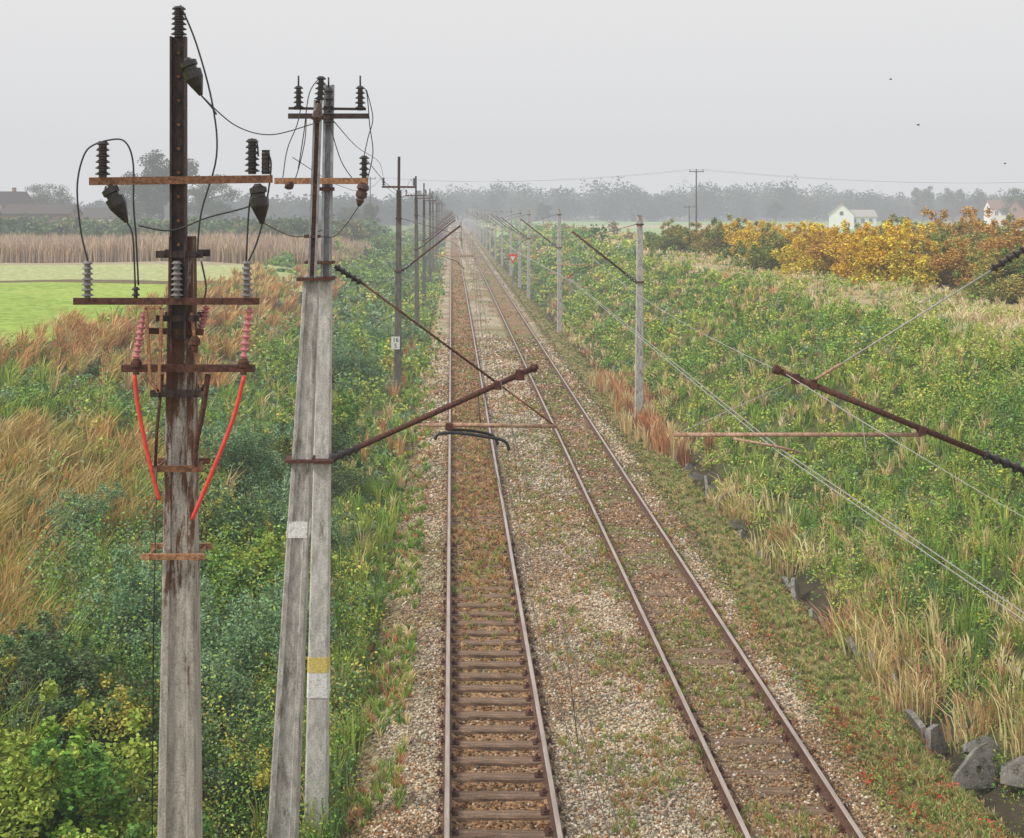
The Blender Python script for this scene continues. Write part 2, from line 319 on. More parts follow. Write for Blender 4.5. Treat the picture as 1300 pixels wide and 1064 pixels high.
# ------------------------------------------------------------------ tracks
def track(cx, label, nsl, ndetail, y0):
    t = thing('railway_track', label, 'railway track', (cx, 17, 0), 'two parallel railway tracks')
    for s in (-.75, .75):
        mb = MB(); hb = MB(); x = cx+s; a, b = -40, 1500
        sec = [(-.07, -.17), (.07, -.17), (.07, -.155), (.012, -.145), (.012, -.05), (.033, -.045), (.036, -.006), (-.036, -.006), (-.033, -.045), (-.012, -.05), (-.012, -.145), (-.07, -.155)]
        k = len(sec); mb.add([(x+p, a, q_) for p, q_ in sec]+[(x+p, b, q_) for p, q_ in sec], [tuple(range(k)), tuple(range(k, 2*k))[::-1]]+[(i, i+k, (i+1) % k+k, (i+1) % k) for i in range(k)])
        r = mb.build('rail', 'rail', t)
        hb.add([(x-.036, a, -.0055), (x+.036, a, -.0055), (x+.026, a, .002), (x-.026, a, .002), (x-.036, b, -.0055), (x+.036, b, -.0055), (x+.026, b, .002), (x-.026, b, .002)],
               [(3, 2, 1, 0), (4, 5, 6, 7), (0, 1, 5, 4), (1, 2, 6, 5), (2, 3, 7, 6), (3, 0, 4, 7)])
        hb.build('running_surface', 'railhead', r)
    protos = []
    for v in range(4):
        mb = MB(); L = 2.55; n = 10; vs = []; rr = random.Random(v+int(cx*10))
        for i in range(n+1):
            u = -L/2+L*i/n; w = .12+rr.uniform(-.010, .010); h = rr.uniform(-.008, .005)
            vs += [(u, -w, -.14), (u, w, -.14), (u, w, -.015+h), (u, w-.02, h), (u, -w+.02, h), (u, -w, -.015+h)]
        fs = [(5, 4, 3, 2, 1, 0), tuple(n*6+k for k in range(6))]+[(i*6+k, i*6+(k+1) % 6, (i+1)*6+(k+1) % 6, (i+1)*6+k) for i in range(n) for k in range(6)]
        mb.add([(cx+a, 17+b, c) for a, b, c in vs], fs); protos.append(mb)
    base = [p.build('sleeper', 'sleeper', t) for p in protos]; plo = []
    for s in (-.75, .75):
        pl = MB(); pl.box((cx+s, 17, .008), (.34, .16, .016))
        for e in (-.1, .1): pl.box((cx+s+e, 17, .03), (.05, .09, .04)); pl.lathe((cx+s+e, 17, .04), (cx+s+e, 17, .085), [(0, .018), (1, .016)], 6)
        plo.append(pl.build('rail_fastening', 'rust_dark', base[0]))
    for i in range(nsl):
        src = base[i % 4]
        if i < 4: o = src
        else: o = src.copy(); C.objects.link(o)
        o.parent = t; o.location = (R.uniform(-.03, .03), y0-17+i*.6+R.uniform(-.02, .02), -.174); o.rotation_euler = (0, 0, R.uniform(-.01, .01))
        if i < ndetail:
            for p0 in plo:
                if i == 0: p = p0
                else: p = p0.copy(); C.objects.link(p); p.parent = o
                p.location = (0, 0, 0)
track(.69, 'left railway track with its bare timber sleepers showing in the foreground', 60, 30, 15.2)
track(4.67, 'right railway track with sleepers mostly buried in pale ballast', 60, 16, 15.3)
# ------------------------------------------------------------------ vegetation (uncountable)
GRN = [(.13, .225, .045), (.18, .29, .055), (.095, .18, .05), (.25, .32, .07), (.12, .21, .08)]
BLU = [(.13, .21, .11), (.18, .26, .14), (.10, .175, .08), (.22, .29, .16)]
YEL = [(.44, .42, .09), (.36, .38, .09), (.52, .42, .11)]
TAN = [(.52, .41, .22), (.45, .35, .18), (.58, .48, .28), (.40, .28, .14)]
ORG_ = [(.50, .29, .12), (.45, .27, .11), (.56, .38, .15), (.38, .21, .09)]
REDB = [(.40, .18, .09), (.34, .16, .09), (.45, .26, .13)]
def samp(n, x0, x1, ya, yb):
    y = 1/rng.uniform(1/yb, 1/ya, n); x = rng.uniform(x0, x1, n); return x, y
SCR = lambda y, k=.0028, m=.042: np.maximum(m, k*y)
def P3(x, y, dz=0): return np.stack([x, y, topz(x, y)+dz], 1)
def golden(x, y):
    a = ss(-8.0, -10.5, x)*(ss(42, 54, y)*(1-ss(100, 135, y)))*ss(.25, .42, fn(x, y, 5, 47))
    b = ss(-6.6, -7.8, x)*ss(20.5, 23, y)*(1-ss(36, 41, y))*ss(.42, .55, fn(x, y, 3.2, 44))
    return np.clip(a+b, 0, 1)
S = Soup()
x, y = samp(12000, -21, -1.6, 11, 330); q = fn(x, y, 4, 31)
fieldmask = (x < -17.5) & (y > 40); m = ~fieldmask & (rng.random(len(x)) > golden(x, y)*.85); x, y, q = x[m], y[m], q[m]
n = len(x); col = pick(n, GRN+BLU+YEL[:1], [3, 3.5, 2, 2.6, 2, 2.5, 2.2, 1.2, 1.8, .4]); nearT = (x > -4.5)
k = (q < .42); col[k] = pick(k.sum(), BLU, [1, 1, .6, 1])
k = nearT & (rng.random(n) < .35); col[k] = pick(k.sum(), YEL+GRN[3:4]+GRN[1:2], [1, 2, .5, 3, 2])
hg = (.4+1.6*ss(.35, .7, q))*np.where(x > -2.7, .5, 1)*rng.uniform(.5, 1.2, n)*np.where(golden(x, y) > .3, .5, 1); rad = (.22+.28*rng.random(n))*np.clip(y/45, 1, 3)
leafy(S, P3(x, y, -.05), rad, hg, 48, SCR(y), col)
S.build('bank_weeds', M['leaf']); settag(bpy.data.objects['bank_weeds'], 'dense green weeds and brush covering the left bank of the cutting', 'weeds', kind='stuff')
S = Soup()
x, y = samp(8500, -22, -6.0, 12, 260); g = golden(x, y); m = ((g > rng.random(len(x))*.9) | (rng.random(len(x)) < .22)) & ~((x < -18) & (y > 40)) & ~((x < -13) & (y > 125)); x, y, g = x[m], y[m], g[m]
n = len(x); far = y > 41; col = pick(n, [(.40, .30, .12), (.34, .25, .10), (.44, .34, .16), (.30, .28, .09), (.22, .25, .07), (.42, .25, .10)], [2, 2, 1.2, 1.5, 1.2, 1.6])
k = far & (rng.random(n) < .75); col[k] = pick(k.sum(), [(.44, .25, .11), (.38, .22, .10), (.48, .33, .15), (.32, .18, .085), (.42, .34, .18)], [2, 2, 1.5, 1.5, 1])
k = (g < .2); col[k] = pick(k.sum(), GRN[1:2]+GRN[3:4]+YEL[1:2]+TAN[1:2], [2, 3, 1, .8])
tufts(S, P3(x, y), rng.uniform(.6, 1.3, n), .6, 28, np.maximum(.012, .0011*y), col, wind=.2)
x, y = samp(3000, -9, -1.5, 13, 260); n = len(x); tufts(S, P3(x, y), rng.uniform(.3, .9, n), .5, 14, np.maximum(.012, .0010*y), pick(n, GRN+TAN[:2]+YEL[1:2], [2, 3, 1, 4, 1, .8, .8, 1]))
settag(S.build('tall_grass', M['grass']), 'tall rusty golden feathery grass on the upper left bank', 'grass', kind='stuff')
S = Soup()
x, y = samp(13000, 8.7, 22, 13, 330); q = fn(x, y, 4, 51); q3 = fn(x, y, 9, 55); q5 = fn(x, y, 3.2, 57); m = ~((x > 16.6) & (rng.random(len(x)) < .78)) & ~((q5 > .58) & (rng.random(len(x)) < .7)); x, y, q, q3 = x[m], y[m], q[m], q3[m]; n = len(x)
col = pick(n, GRN+BLU[:2]+YEL[1:2]+TAN[1:2], [3, 4, 1.8, 4, 1.6, 1.2, 1.2, 1.8, .6])
k = (q3 > .50) & (rng.random(n) < .5); col[k] = pick(k.sum(), [(.30, .36, .075), (.25, .31, .07), (.36, .38, .10)], [3, 3, 1.2])
k = rng.random(n) < .02; col[k] = pick(k.sum(), [(.55, .46, .06), (.42, .22, .08)], [2, 2])
hg = (.25+.95*ss(.35, .7, q))*rng.uniform(.5, 1.2, n); rad = (.2+.22*rng.random(n))*np.clip(y/45, 1, 3)
leafy(S, P3(x, y, -.05), rad, hg, 50, SCR(y, .0022, .034), col, .4)
settag(S.build('slope_weeds', M['leaf']), 'yellow green weeds covering the right slope of the cutting', 'weeds', kind='stuff')
S = Soup()
x, y = samp(5200, 9.2, 17.5, 13, 260); n = len(x)
tufts(S, P3(x, y), rng.uniform(.3, .8, n), .6, 18, np.maximum(.009, .0008*y), pick(n, GRN+YEL[1:2]+TAN[:1], [2, 4, 1, 4, 1, 1.6, 2]), wind=.08)
x, y = samp(12000, 8.8, 30, 13, 240); q = fn(x, y, 3.2, 57); m = ((q > .55) & (x < 16.8)) | ((x > 16.4) & (fn(x, y, 5, 61) > .22)); x, y = x[m], y[m]; n = len(x)
col = pick(n, TAN+GRN[3:4]+YEL[1:2]+REDB[2:], [2, 1.6, 2, .8, 1, 1, .6]); top = x > 16.6; hh = np.where(top, rng.uniform(.3, .6, n), rng.uniform(.25, .6, n))
col[top] = pick(top.sum(), [(.54, .45, .27), (.47, .38, .22), (.60, .51, .33), (.36, .36, .14)], [2, 1.5, 1.5, .7])
tufts(S, P3(x, y), hh, .8, 20, np.maximum(.012, .0011*y), col, wind=.1)
settag(S.build('dry_grass', M['grass']), 'pale dry and green grass on the right slope and its flat top', 'grass', kind='stuff')
S = Soup()
x, y = samp(6500, 5.9, 8.3, 15, 220); n = len(x); q = fn(x, y, 1.6, 71)
col = pick(n, [(.29, .28, .10), (.22, .27, .085), (.40, .32, .16), (.17, .24, .07), (.40, .26, .14)], [3, 3, 2.4, 1.6, 1])
tufts(S, P3(x, y), (.05+.2*q*ss(5.8, 7.3, x)), 1.0, 16, np.maximum(.010, .0009*y), col)
settag(S.build('verge_grass', M['grass']), 'short mossy olive grass strip between right track and ditch', 'grass', kind='stuff')
S = Soup()
x = rng.normal(8.8, .38, 900); y = 1/rng.uniform(1/120, 1/17, 900); q = vn(x*0, y, 1.5, 81); m = (q > .34) & ((y > 22.0) | (x > 9.2)); x, y = x[m], y[m]; n = len(x)
tufts(S, P3(x, y), rng.uniform(.3, 1.0, n)*np.where(y > 45, .8, 1), .7, 16, np.maximum(.016, .0012*y), pick(n, [(.56, .46, .24), (.46, .38, .18), (.42, .25, .13), (.30, .33, .10), (.36, .20, .11)], [2, 2, 1.6, 1.6, 1]), base=.4)
settag(S.build('reeds', M['grass']), 'straw coloured reeds standing along the right ditch', 'reeds', kind='stuff')
S = Soup()
x, y = samp(620, 6.0, 8.3, 18, 30); q = fn(x, y, 1.2, 91); m = q > .52; x, y = x[m], y[m]; n = len(x)
leafy(S, P3(x, y), .12, rng.uniform(.1, .3, n), 18, .045, pick(n, [(.38, .08, .05), (.34, .14, .07), (.2, .27, .07)], [1, 1, 2.2]))
x = np.concatenate([rng.normal(8.0, .5, 140), rng.normal(-2.6, .3, 20)]); y = np.concatenate([rng.uniform(46, 66, 140), rng.uniform(40, 80, 20)]); n = len(x)
tufts(S, P3(x, y), rng.uniform(.6, 1.3, n), .35, 30, .05, pick(n, REDB+TAN[:1], [1.5, 1.5, 3, 2]))
settag(S.build('red_autumn_plants', M['leaf']), 'low red and russet plants beside the right track', 'plants', kind='stuff')
S = Soup()
x, y = samp(3800, -.0, 1.4, 22, 300); q = fn(x, y, 1.5, 101); m = (q > .40) & (rng.random(len(x)) < ss(23, 38, y)*.9); x, y = x[m], y[m]; n = len(x)
tufts(S, P3(x, y), rng.uniform(.05, .2, n), 1.1, 12, np.maximum(.010, .0008*y), pick(n, [(.36, .21, .095), (.30, .17, .085), (.44, .30, .15), (.28, .28, .09), (.20, .26, .07)], [3, 3, 2, 1.8, 2.2]))
x, y = samp(6200, 1.7, 6.1, 16, 300); q = fn(x, y*.6, 1.3, 111); m = (q > .53); x, y = x[m], y[m]; n = len(x)
tufts(S, P3(x, y), rng.uniform(.04, .17, n), 1.2, 12, np.maximum(.010, .0008*y), pick(n, [(.25, .26, .08), (.34, .26, .11), (.19, .26, .07), (.36, .21, .10)], [2, 2, 2.4, 1.4]))
x, y = samp(2300, -1.9, -.7, 15, 250); q = fn(x, y, 1.2, 121); m = (q > .40); x, y = x[m], y[m]; n = len(x)
tufts(S, P3(x, y), rng.uniform(.06, .3, n), 1.0, 16, np.maximum(.010, .0009*y), pick(n, GRN+TAN[:1]+REDB, [1, 2, 1, 3, 1, 1, .6, .6, .6]))
settag(S.build('track_weeds', M['grass']), 'sparse rusty brown weeds growing through the ballast of both tracks', 'weeds', kind='stuff')
S = Soup()
n = 14000; y = 136+52*rng.random(n)**1.6; x = rng.uniform(-85, -11.5, n); pts = np.stack([x, y, gz(x, y)], 1)
tufts(S, pts, rng.uniform(1.9, 2.6, n)*(.8+.4*fn(x, y, 9, 77)), .2, 5, .10, pick(n, [(.36, .28, .20), (.44, .35, .25), (.28, .20, .14), (.38, .28, .20)], [1, 1, 1, 1]), base=.05)
settag(S.build('maize_crop', M['grass']), 'dry tan maize standing in the left field', 'maize field', kind='stuff')
def crowns(S, n, xs_, ys_, z0, hh, rr, pal, wts, nl, L, shell=2.2):
    col = pick(n, pal, wts)*rng.uniform(.6, 1.4, (n, 1)); base = np.stack([xs_, ys_, z0], 1)
    for k in range(5):
        off = np.stack([rng.normal(0, .38, n)*rr, rng.normal(0, .38, n)*rr, hh*rng.uniform(.0, .5, n)], 1)
        leafy(S, base+off, rr*rng.uniform(.45, .7, n), hh*rng.uniform(.35, .55, n), nl, L, col, .35, .06, shell)
S = Soup(); n = 420; y = rng.uniform(205, 290, n); x = (rng.uniform(-60, 480, n)-VX)/F*y; z = gz(x, y)
crowns(S, n, x, y, z-.3, np.full(n, 5.0)*rng.uniform(.75, 1.1, n), np.full(n, 3.0), [(.07, .11, .05), (.10, .14, .06), (.14, .13, .06)], [2, 2, 1], 22, .8)
settag(S.build('orchard', M['leaf']), 'hazy dark green orchard rows behind the maize field', 'orchard', kind='stuff')
prof = ([-60, 0, 60, 110, 300, 420, 520, 560, 600, 640, 700, 760, 830, 870, 900, 1000, 1060, 1150, 1200, 1300, 1400], [243, 240, 240, 250, 240, 240, 240, 228, 232, 220, 228, 218, 232, 224, 222, 219, 232, 238, 234, 240, 238])
S = Soup(); n = 1000; px = rng.uniform(-60, 1400, n); y = np.where(px < 540, rng.uniform(520, 640, n), rng.uniform(640, 860, n)); x = (px-VX)/F*y
zt = H-(np.interp(px, *prof)-VY)/F*y; hh = (zt-1.5)*rng.uniform(.55, 1.03, n)
crowns(S, n, x, y, np.full(n, .5), hh, hh*.34, [(.03, .055, .028), (.04, .065, .032), (.065, .065, .035)], [3, 3, 1], 58, 1.5, 3.2)
settag(S.build('distant_woods', M['leaf']), 'pale misty woods along the horizon', 'woods', kind='stuff')
S = Soup(); n = 150; y = rng.uniform(150, 620, n); sd = rng.random(n) < .5; x = np.where(sd, rng.uniform(-14, -5, n), rng.uniform(11, 26, n)); hh = rng.uniform(1.2, 3.2, n)
crowns(S, n, x, y, gz(x, y)-.2, hh, hh*.6, GRN[:3]+[(.24, .20, .08)], [1, 1, 1, 1], 26, .45)
settag(S.build('lineside_scrub', M['leaf']), 'far scrub lining both sides of the railway near the vanishing point', 'scrub', kind='stuff')
# ------------------------------------------------------------------ bushes (things)
def bush_proto(pal, wts, nleaf, leaf, w=1.0, lobes=14):
    S = Soup(); pal_ = pick(lobes, pal, wts); cs = []
    for i in range(lobes):
        a = R.uniform(0, 2*PI); lz = R.uniform(.06, .66); d = R.uniform(.05, .42)*w*(1-.6*max(0, lz-.3)); c = Vector((math.cos(a)*d, math.sin(a)*d, lz)); r = R.uniform(.14, .25); cs.append(c)
        base = np.array([[c.x, c.y, max(c.z-r*.7, 0)]]); leafy(S, base, r*w, r*1.6, nleaf//lobes, leaf, pal_[i:i+1], .45, .1, 1.8)
        for j in range(5):
            b = Vector((c.x+R.uniform(-.25, .25)*w, c.y+R.uniform(-.25, .25)*w, c.z+R.uniform(.0, .26))); leafy(S, np.array([list(b)]), .06, .17, nleaf//120, leaf, pal_[i:i+1], .45, .1, 1.3)
    mb = MB()
    for c in cs:
        mb.tube([(c.x*.1, c.y*.1, -.02), (c.x*.5, c.y*.5, c.z*.5), tuple(c)], [.014, .009, .004], 5)
    return S, mb
PROTO = {}
def place_bush(kind, x, y, size, label, group=None, rz=None, hz=1.0):
    z = float(gz(x, y))-.06
    if kind not in PROTO:
        pal, wts, nl, lf, w = KINDS[kind]; S, mb = bush_proto(pal, wts, nl, lf, w, 18)
        t = thing('bush', label, 'bush', (0, 0, 0), group); S.build('foliage', M['leaf'], t); mb.build('stems', 'bark', t); PROTO[kind] = t
    else:
        src = PROTO[kind]; t = src.copy(); C.objects.link(t)
        for ch in src.children:
            c = ch.copy(); C.objects.link(c); c.parent = t
        t['label'] = label
        if 'group' in t: del t['group']
        if group: t['group'] = group
    t.location = (x, y, z); t.scale = (size, size, size*hz); t.rotation_euler = (0, 0, rz if rz is not None else R.uniform(0, 6.28)); return t
KINDS = {
 'yellow': ([(.62, .42, .045), (.56, .35, .045), (.50, .40, .06), (.32, .31, .07)], [3, 2.2, 2, 1.6], 15000, .034, 1.3),
 'orange': ([(.38, .23, .06), (.32, .22, .07), (.24, .23, .06), (.44, .30, .06)], [1.6, 2, 2.4, 1], 15000, .034, 1.3),
 'olive': ([(.16, .20, .05), (.23, .24, .065), (.12, .17, .05), (.28, .23, .07)], [2, 2, 1.8, 1.4], 15000, .034, 1.3),
 'nearlight': ([(.13, .24, .04), (.18, .30, .05), (.10, .20, .045), (.24, .30, .06)], [2, 2, 1.8, 1], 13000, .036, 1.2),
 'neardark': ([(.08, .14, .055), (.12, .17, .08), (.10, .13, .08), (.34, .32, .07), (.17, .13, .09)], [3, 3, 1.5, .9, .7], 13000, .030, 1.3),
 'neargrey': ([(.14, .23, .12), (.19, .28, .15), (.11, .19, .09)], [2, 2, 1], 12000, .025, 1.05),
}
RB = [('olive', 1292, 60, 3.8, .8, 'olive green bush cut off by the right edge of the photo'),
 ('orange', 1238, 66, 3.8, .85, 'golden brown bush second from the right edge on the bank top'),
 ('yellow', 1125, 67, 4.5, .85, 'brightest golden bush in the front of the bank top thicket'),
 ('olive', 1182, 70, 4.0, .85, 'brown green bush filling the gap right of the brightest golden bush'),
 ('yellow', 1030, 80, 4.6, .8, 'orange yellow bush left of the brightest golden one'),
 ('orange', 1078, 76, 4.0, .8, 'amber bush between the two brightest golden bushes'),
 ('olive', 1095, 88, 4.0, .8, 'olive bush rising behind the golden bushes'),
 ('olive', 995, 88, 4.3, .8, 'greenish bush in the middle of the bank top thicket'),
 ('yellow', 960, 100, 4.4, .8, 'small golden bush toward the left end of the thicket'),
 ('olive', 928, 108, 4.6, .8, 'dull green bush near the left end of the thicket'),
 ('olive', 862, 118, 4.0, .85, 'lone brownish green bush at the bank top left of the thicket'),
 ('orange', 900, 120, 4.0, .8, 'brown leaved bush at the far left end of the thicket'),
 ('olive', 1275, 84, 5.0, .8, 'large olive bush rising behind the right end of the thicket'),
 ('orange', 1205, 94, 5.8, .85, 'tallest rusty bush at the back of the thicket below the far house'),
 ('yellow', 1165, 86, 4.4, .8, 'yellow bush half hidden behind the brightest golden bush'),
 ('olive', 1150, 108, 4.8, .85, 'grey green bush at the back of the thicket'),
 ('orange', 1045, 112, 3.7, .8, 'low russet bush at the back of the thicket'),
 ('yellow', 985, 118, 4.0, .8, 'golden bush at the back left of the thicket'),
 ('orange', 1315, 74, 4.8, .85, 'russet bush at the right edge behind the golden brown bush')]
for k, px, Y, sz, hz, lab in RB: place_bush(k, (px-VX)/F*Y, Y, sz, lab, 'autumn bushes on the right bank top', hz=hz)
LB = [('nearlight', -5.2, 16.8, 2.5, .8, 'bright green leafy bush in the bottom left corner'),
 ('nearlight', -3.9, 15.8, 2.1, .8, 'bright green bush at the foot of the foremost pole'),
 ('neardark', -6.9, 20.2, 2.3, .7, 'dark bush with yellow leaves at the left edge'),
 ('neardark', -5.4, 19.8, 2.1, .8, 'dark green bush behind the foremost pole near its foot'),
 ('neardark', -3.2, 18.8, 1.8, .8, 'dark green bush between the feet of the foremost and paired poles'),
 ('neargrey', -3.8, 21.8, 2.4, .95, 'grey green shrub just left of the paired poles'),
 ('neargrey', -5.4, 24.0, 2.4, .95, 'grey green shrub in the middle of the left bank'),
 ('nearlight', -4.2, 28.0, 2.2, .85, 'fresh green shrub between the foremost pole and paired poles'),
 ('neargrey', -3.0, 25.0, 2.0, .95, 'blue green shrub right behind the paired poles'),
 ('neargrey', -8.4, 29.0, 1.9, .85, 'grey green shrub standing in the golden grass at the left edge'),
 ('neardark', -5.4, 30.0, 2.2, .85, 'dark green shrub halfway up the left bank'),
 ('neargrey', -3.7, 32.0, 2.4, 1.0, 'grey green shrub behind the paired poles halfway up the bank'),
 ('neargrey', -6.2, 37.0, 2.6, .9, 'broad grey green shrub in the far middle of the left bank'),
 ('neardark', -4.3, 39.0, 2.5, .9, 'dark green shrub right of the paired poles'),
 ('nearlight', -4.4, 46.0, 2.6, .9, 'pale green shrub beside the first small left mast'),
 ('neargrey', -5.0, 62.0, 3.0, .9, 'tall green shrub left of the line of left masts'),
 ('neargrey', -3.8, 76.0, 2.6, .9, 'round green shrub behind the first small left mast')]
for k, X_, Y, sz, hz, lab in LB: place_bush(k, X_, Y, sz, lab, 'shrubs on the left bank', hz=hz)
# ------------------------------------------------------------------ trees (things)
TP = {}
def tree(kind, x, y, h, label, group):
    if kind not in TP:
        t = thing('tree', label, 'tree', (0, 0, 0)); S = Soup(); mb = MB(); rr = random.Random(len(TP)+4); wide, col = TK[kind]
        mb.tube([(0, 0, -.03), (.01, 0, .2), (-.01, .01, .5), (.01, 0, .85)], [.03, .022, .014, .004], 7)
        for i in range(36):
            z0 = rr.uniform(.14, .74); a = rr.uniform(0, 6.28); ln = rr.uniform(.08, .34)*wide*(1-.5*abs(z0-.4)); e = (math.cos(a)*ln, math.sin(a)*ln, z0+rr.uniform(.05, .2))
            mb.tube([(0, 0, z0), (e[0]*.5, e[1]*.5, z0+.05), e], [.010, .006, .002], 4)
            c = np.array([[e[0], e[1], e[2]-.09]]); leafy(S, c, rr.uniform(.08, .16)*wide, rr.uniform(.14, .22), 230, .028, np.array([col])*rr.uniform(.75, 1.25), .3, .08, 2.0)
        S.build('crown', M['leaf'], t); mb.build('trunk', 'bark', t); TP[kind] = t
    else:
        src = TP[kind]; t = src.copy(); C.objects.link(t)
        for ch in src.children:
            c = ch.copy(); C.objects.link(c); c.parent = t
        t['label'] = label
    t['group'] = group; t.location = (x, y, float(gz(x, y))); t.scale = (h, h, h); t.rotation_euler = (0, 0, R.uniform(0, 6.28)); return t
TK = {'oak': (1.15, (.06, .08, .04)), 'round': (1.3, (.075, .095, .045)), 'slim': (.75, (.09, .09, .045))}
for k, px, Y, h, lab in [('oak', 207, 330, 22, 'tallest hazy tree behind the foremost pole'), ('oak', 168, 345, 17, 'lower hazy tree left of the tallest tree'), ('round', 265, 350, 17, 'rounded hazy tree right of the tallest tree'),
    ('round', 60, 380, 15, 'hazy tree behind the left farm buildings'), ('slim', 470, 330, 9, 'small misty tree right of the paired poles'), ('round', 445, 340, 8, 'low misty tree behind the paired poles'),
    ('slim', 1172, 600, 18, 'slim misty tree right of the white house'), ('round', 1020, 620, 13, 'misty tree left of the white house'), ('oak', 1245, 560, 14, 'misty tree beside the red roofed house'), ('slim', 1210, 590, 17, 'bare looking misty tree between the two right houses'), ('round', 1297, 420, 14, 'hazy tree at the right edge behind the houses'), ('oak', 985, 560, 10, 'low misty tree near the utility pole'),
    ('round', 560, 420, 9, 'misty tree left of the tracks near the horizon'), ('oak', 690, 520, 9, 'misty tree right of the tracks near the horizon')]:
    tree(k, (px-VX)/F*Y, Y, h, lab, 'misty trees in the distance')
# ------------------------------------------------------------------ houses
def house(px, Y, w, d, wh, rh, wallm, roofm, label, name='house', yaw=0, wins=3, chim=True, lift=0):
    x = (px-VX)/F*Y; z = float(gz(x, Y))+lift; t = thing(name, label, 'house', (x, Y, z))
    w2, d2 = w/2, d/2; mb = MB(); zz = z
    mb.add([(x-w2, Y-d2, zz-3), (x+w2, Y-d2, zz-3), (x+w2, Y+d2, zz-3), (x-w2, Y+d2, zz-3), (x-w2, Y-d2, zz+wh), (x+w2, Y-d2, zz+wh), (x+w2, Y+d2, zz+wh), (x-w2, Y+d2, zz+wh), (x-w2, Y, zz+wh+rh), (x+w2, Y, zz+wh+rh)],
           [(0, 1, 5, 4), (2, 3, 7, 6), (1, 2, 6, 9, 5), (3, 0, 4, 8, 7)]); mb.build('wall', wallm, t)
    rb = MB(); o = .4; ez = zz+wh-.25
    for sgn in (-1, 1):
        a = [(x-w2-o, Y+sgn*(d2+o), ez), (x+w2+o, Y+sgn*(d2+o), ez), (x+w2+o, Y, zz+wh+rh+.02), (x-w2-o, Y, zz+wh+rh+.02)]
        b = [(p[0], p[1], p[2]+.2) for p in a]; rb.add(a+b, [(0, 1, 2, 3), (7, 6, 5, 4), (0, 4, 5, 1), (1, 5, 6, 2), (2, 6, 7, 3), (3, 7, 4, 0)])
    r = rb.build('roof', roofm, t)
    if chim: MB().box((x+w*.18, Y+.4, zz+wh+rh+.3), (.7, .7, 1.6)).build('chimney', 'brick', r)
    for i in range(wins):
        wx = x-w2+w*(i+.7)/(wins+.4); f = MB()
        for dx, dz, sx, sz in ((-.6, 0, .1, 1.5), (.6, 0, .1, 1.5), (0, .75, 1.3, .1), (0, -.75, 1.3, .12), (0, 0, .07, 1.4)): f.box((wx+dx, Y-d2-.04, zz+1.8+dz), (sx, .1, sz))
        fo = f.build('window', 'sign_white', t); MB().box((wx, Y-d2-.01, zz+1.8), (1.15, .05, 1.4)).build('pane', 'glass', fo)
    for sgn in (-1, 1):
        MB().box((x+sgn*(w2+.03), Y, zz+wh+.4), (.08, 1.1, 1.2)).build('gable_window', 'glass', t)
    if yaw: t.rotation_euler = (0, 0, yaw)
    return t
house(1068, 420, 7.5, 7.5, 3.8, 3.4, 'plaster', 'roof_pale', 'white house with steep gable among the far trees', yaw=1.3, lift=.8)
house(1091, 428, 9, 7, 3.2, 2.0, 'plaster', 'roof_pale', 'long low white house just right of the steep gabled one', lift=.8)
house(1268, 470, 8, 7, 3.4, 3.0, 'plaster', 'roof_red', 'white house with red roof near the right edge', lift=3.0)
house(1299, 420, 8, 7, 3.4, 3.2, 'brick', 'roof_red', 'brick house cut off by the right edge', yaw=.5, lift=2.4)
house(12, 290, 8, 8, 6.0, 3.4, 'brick', 'roof_grey', 'dark gabled farmhouse at the left edge', yaw=.9, lift=.6)
house(52, 286, 15, 9, 5.0, 1.8, 'brick', 'roof_grey', 'long low barn right of the dark gabled farmhouse', name='barn', wins=4, chim=False, lift=.3)
house(132, 330, 9, 8, 3.8, 2.4, 'plaster', 'roof_grey', 'small house half hidden left of the tallest tree', lift=.6)
# ------------------------------------------------------------------ generic masts
def mast_proto(side):
    x0 = 7.65 if side > 0 else -2.48; s = -side; Y0 = 0; g = -.6
    t = thing('catenary_mast', 'x', 'catenary mast', (x0, Y0, 0))
    X = lambda d: x0+s*d
    top = 8.15 if side > 0 else 9.0
    MB().sect((x0, Y0, g), .36, .30, (x0, Y0, top), .22, .20, n=3).build('shaft', 'concrete' if side > 0 else 'old_wood', t)
    MB().tube([(X(.55), Y0, 5.72), (X(2.75), Y0, 7.45)], .045, 8).build('cantilever_tube', 'rust_dark', t)
    MB().ribbed((X(.14), Y0, 5.4), (X(.58), Y0, 5.74), .045, .085, 4, 10).build('insulator', 'black', t)
    MB().tube([(X(.14), Y0, 7.75), (X(2.35), Y0, 7.14)], .014, 5).build('stay_rod', 'wire', t)
    MB().tube([(X(1.55), Y0, 6.1), (X(3.35), Y0, 6.1)], .025, 6).build('registration_tube', 'tube_tan', t)
    MB().tube([(X(2.1), Y0, 6.03), (X(2.6), Y0, 5.85), (X(2.95), Y0, 5.5)], .014, 5).build('steady_arm', 'cable', t)
    boxes('clamp', 'rust_dark', t, [((x0, Y0, 5.4), (.36, .34, .07)), ((x0, Y0, 7.75), (.30, .28, .06))])
    if side < 0:
        MB().bar((x0, Y0-.16, 7.6), (x0, Y0-.16, 10.5), .12, .1).build('mast_extension', 'steel_dark', t)
        MB().bar((x0-.75, Y0-.23, 9.15), (x0+.75, Y0-.23, 9.15), .09, .08).build('crossarm', 'rust_dark', t)
        for dx in (-.68, .68): MB().ribbed((x0+dx, Y0-.23, 9.2), (x0+dx, Y0-.23, 9.55), .03, .07, 4, 10).build('insulator', 'black', t)
    return t
def copy_tree(o, parent=None):
    c = o.copy(); C.objects.link(c)
    if parent is not None: c.parent = parent
    for ch in o.children: copy_tree(ch, c)
    return c
ords = ['nearest', 'second', 'third', 'fourth', 'fifth', 'sixth', 'seventh', 'eighth']
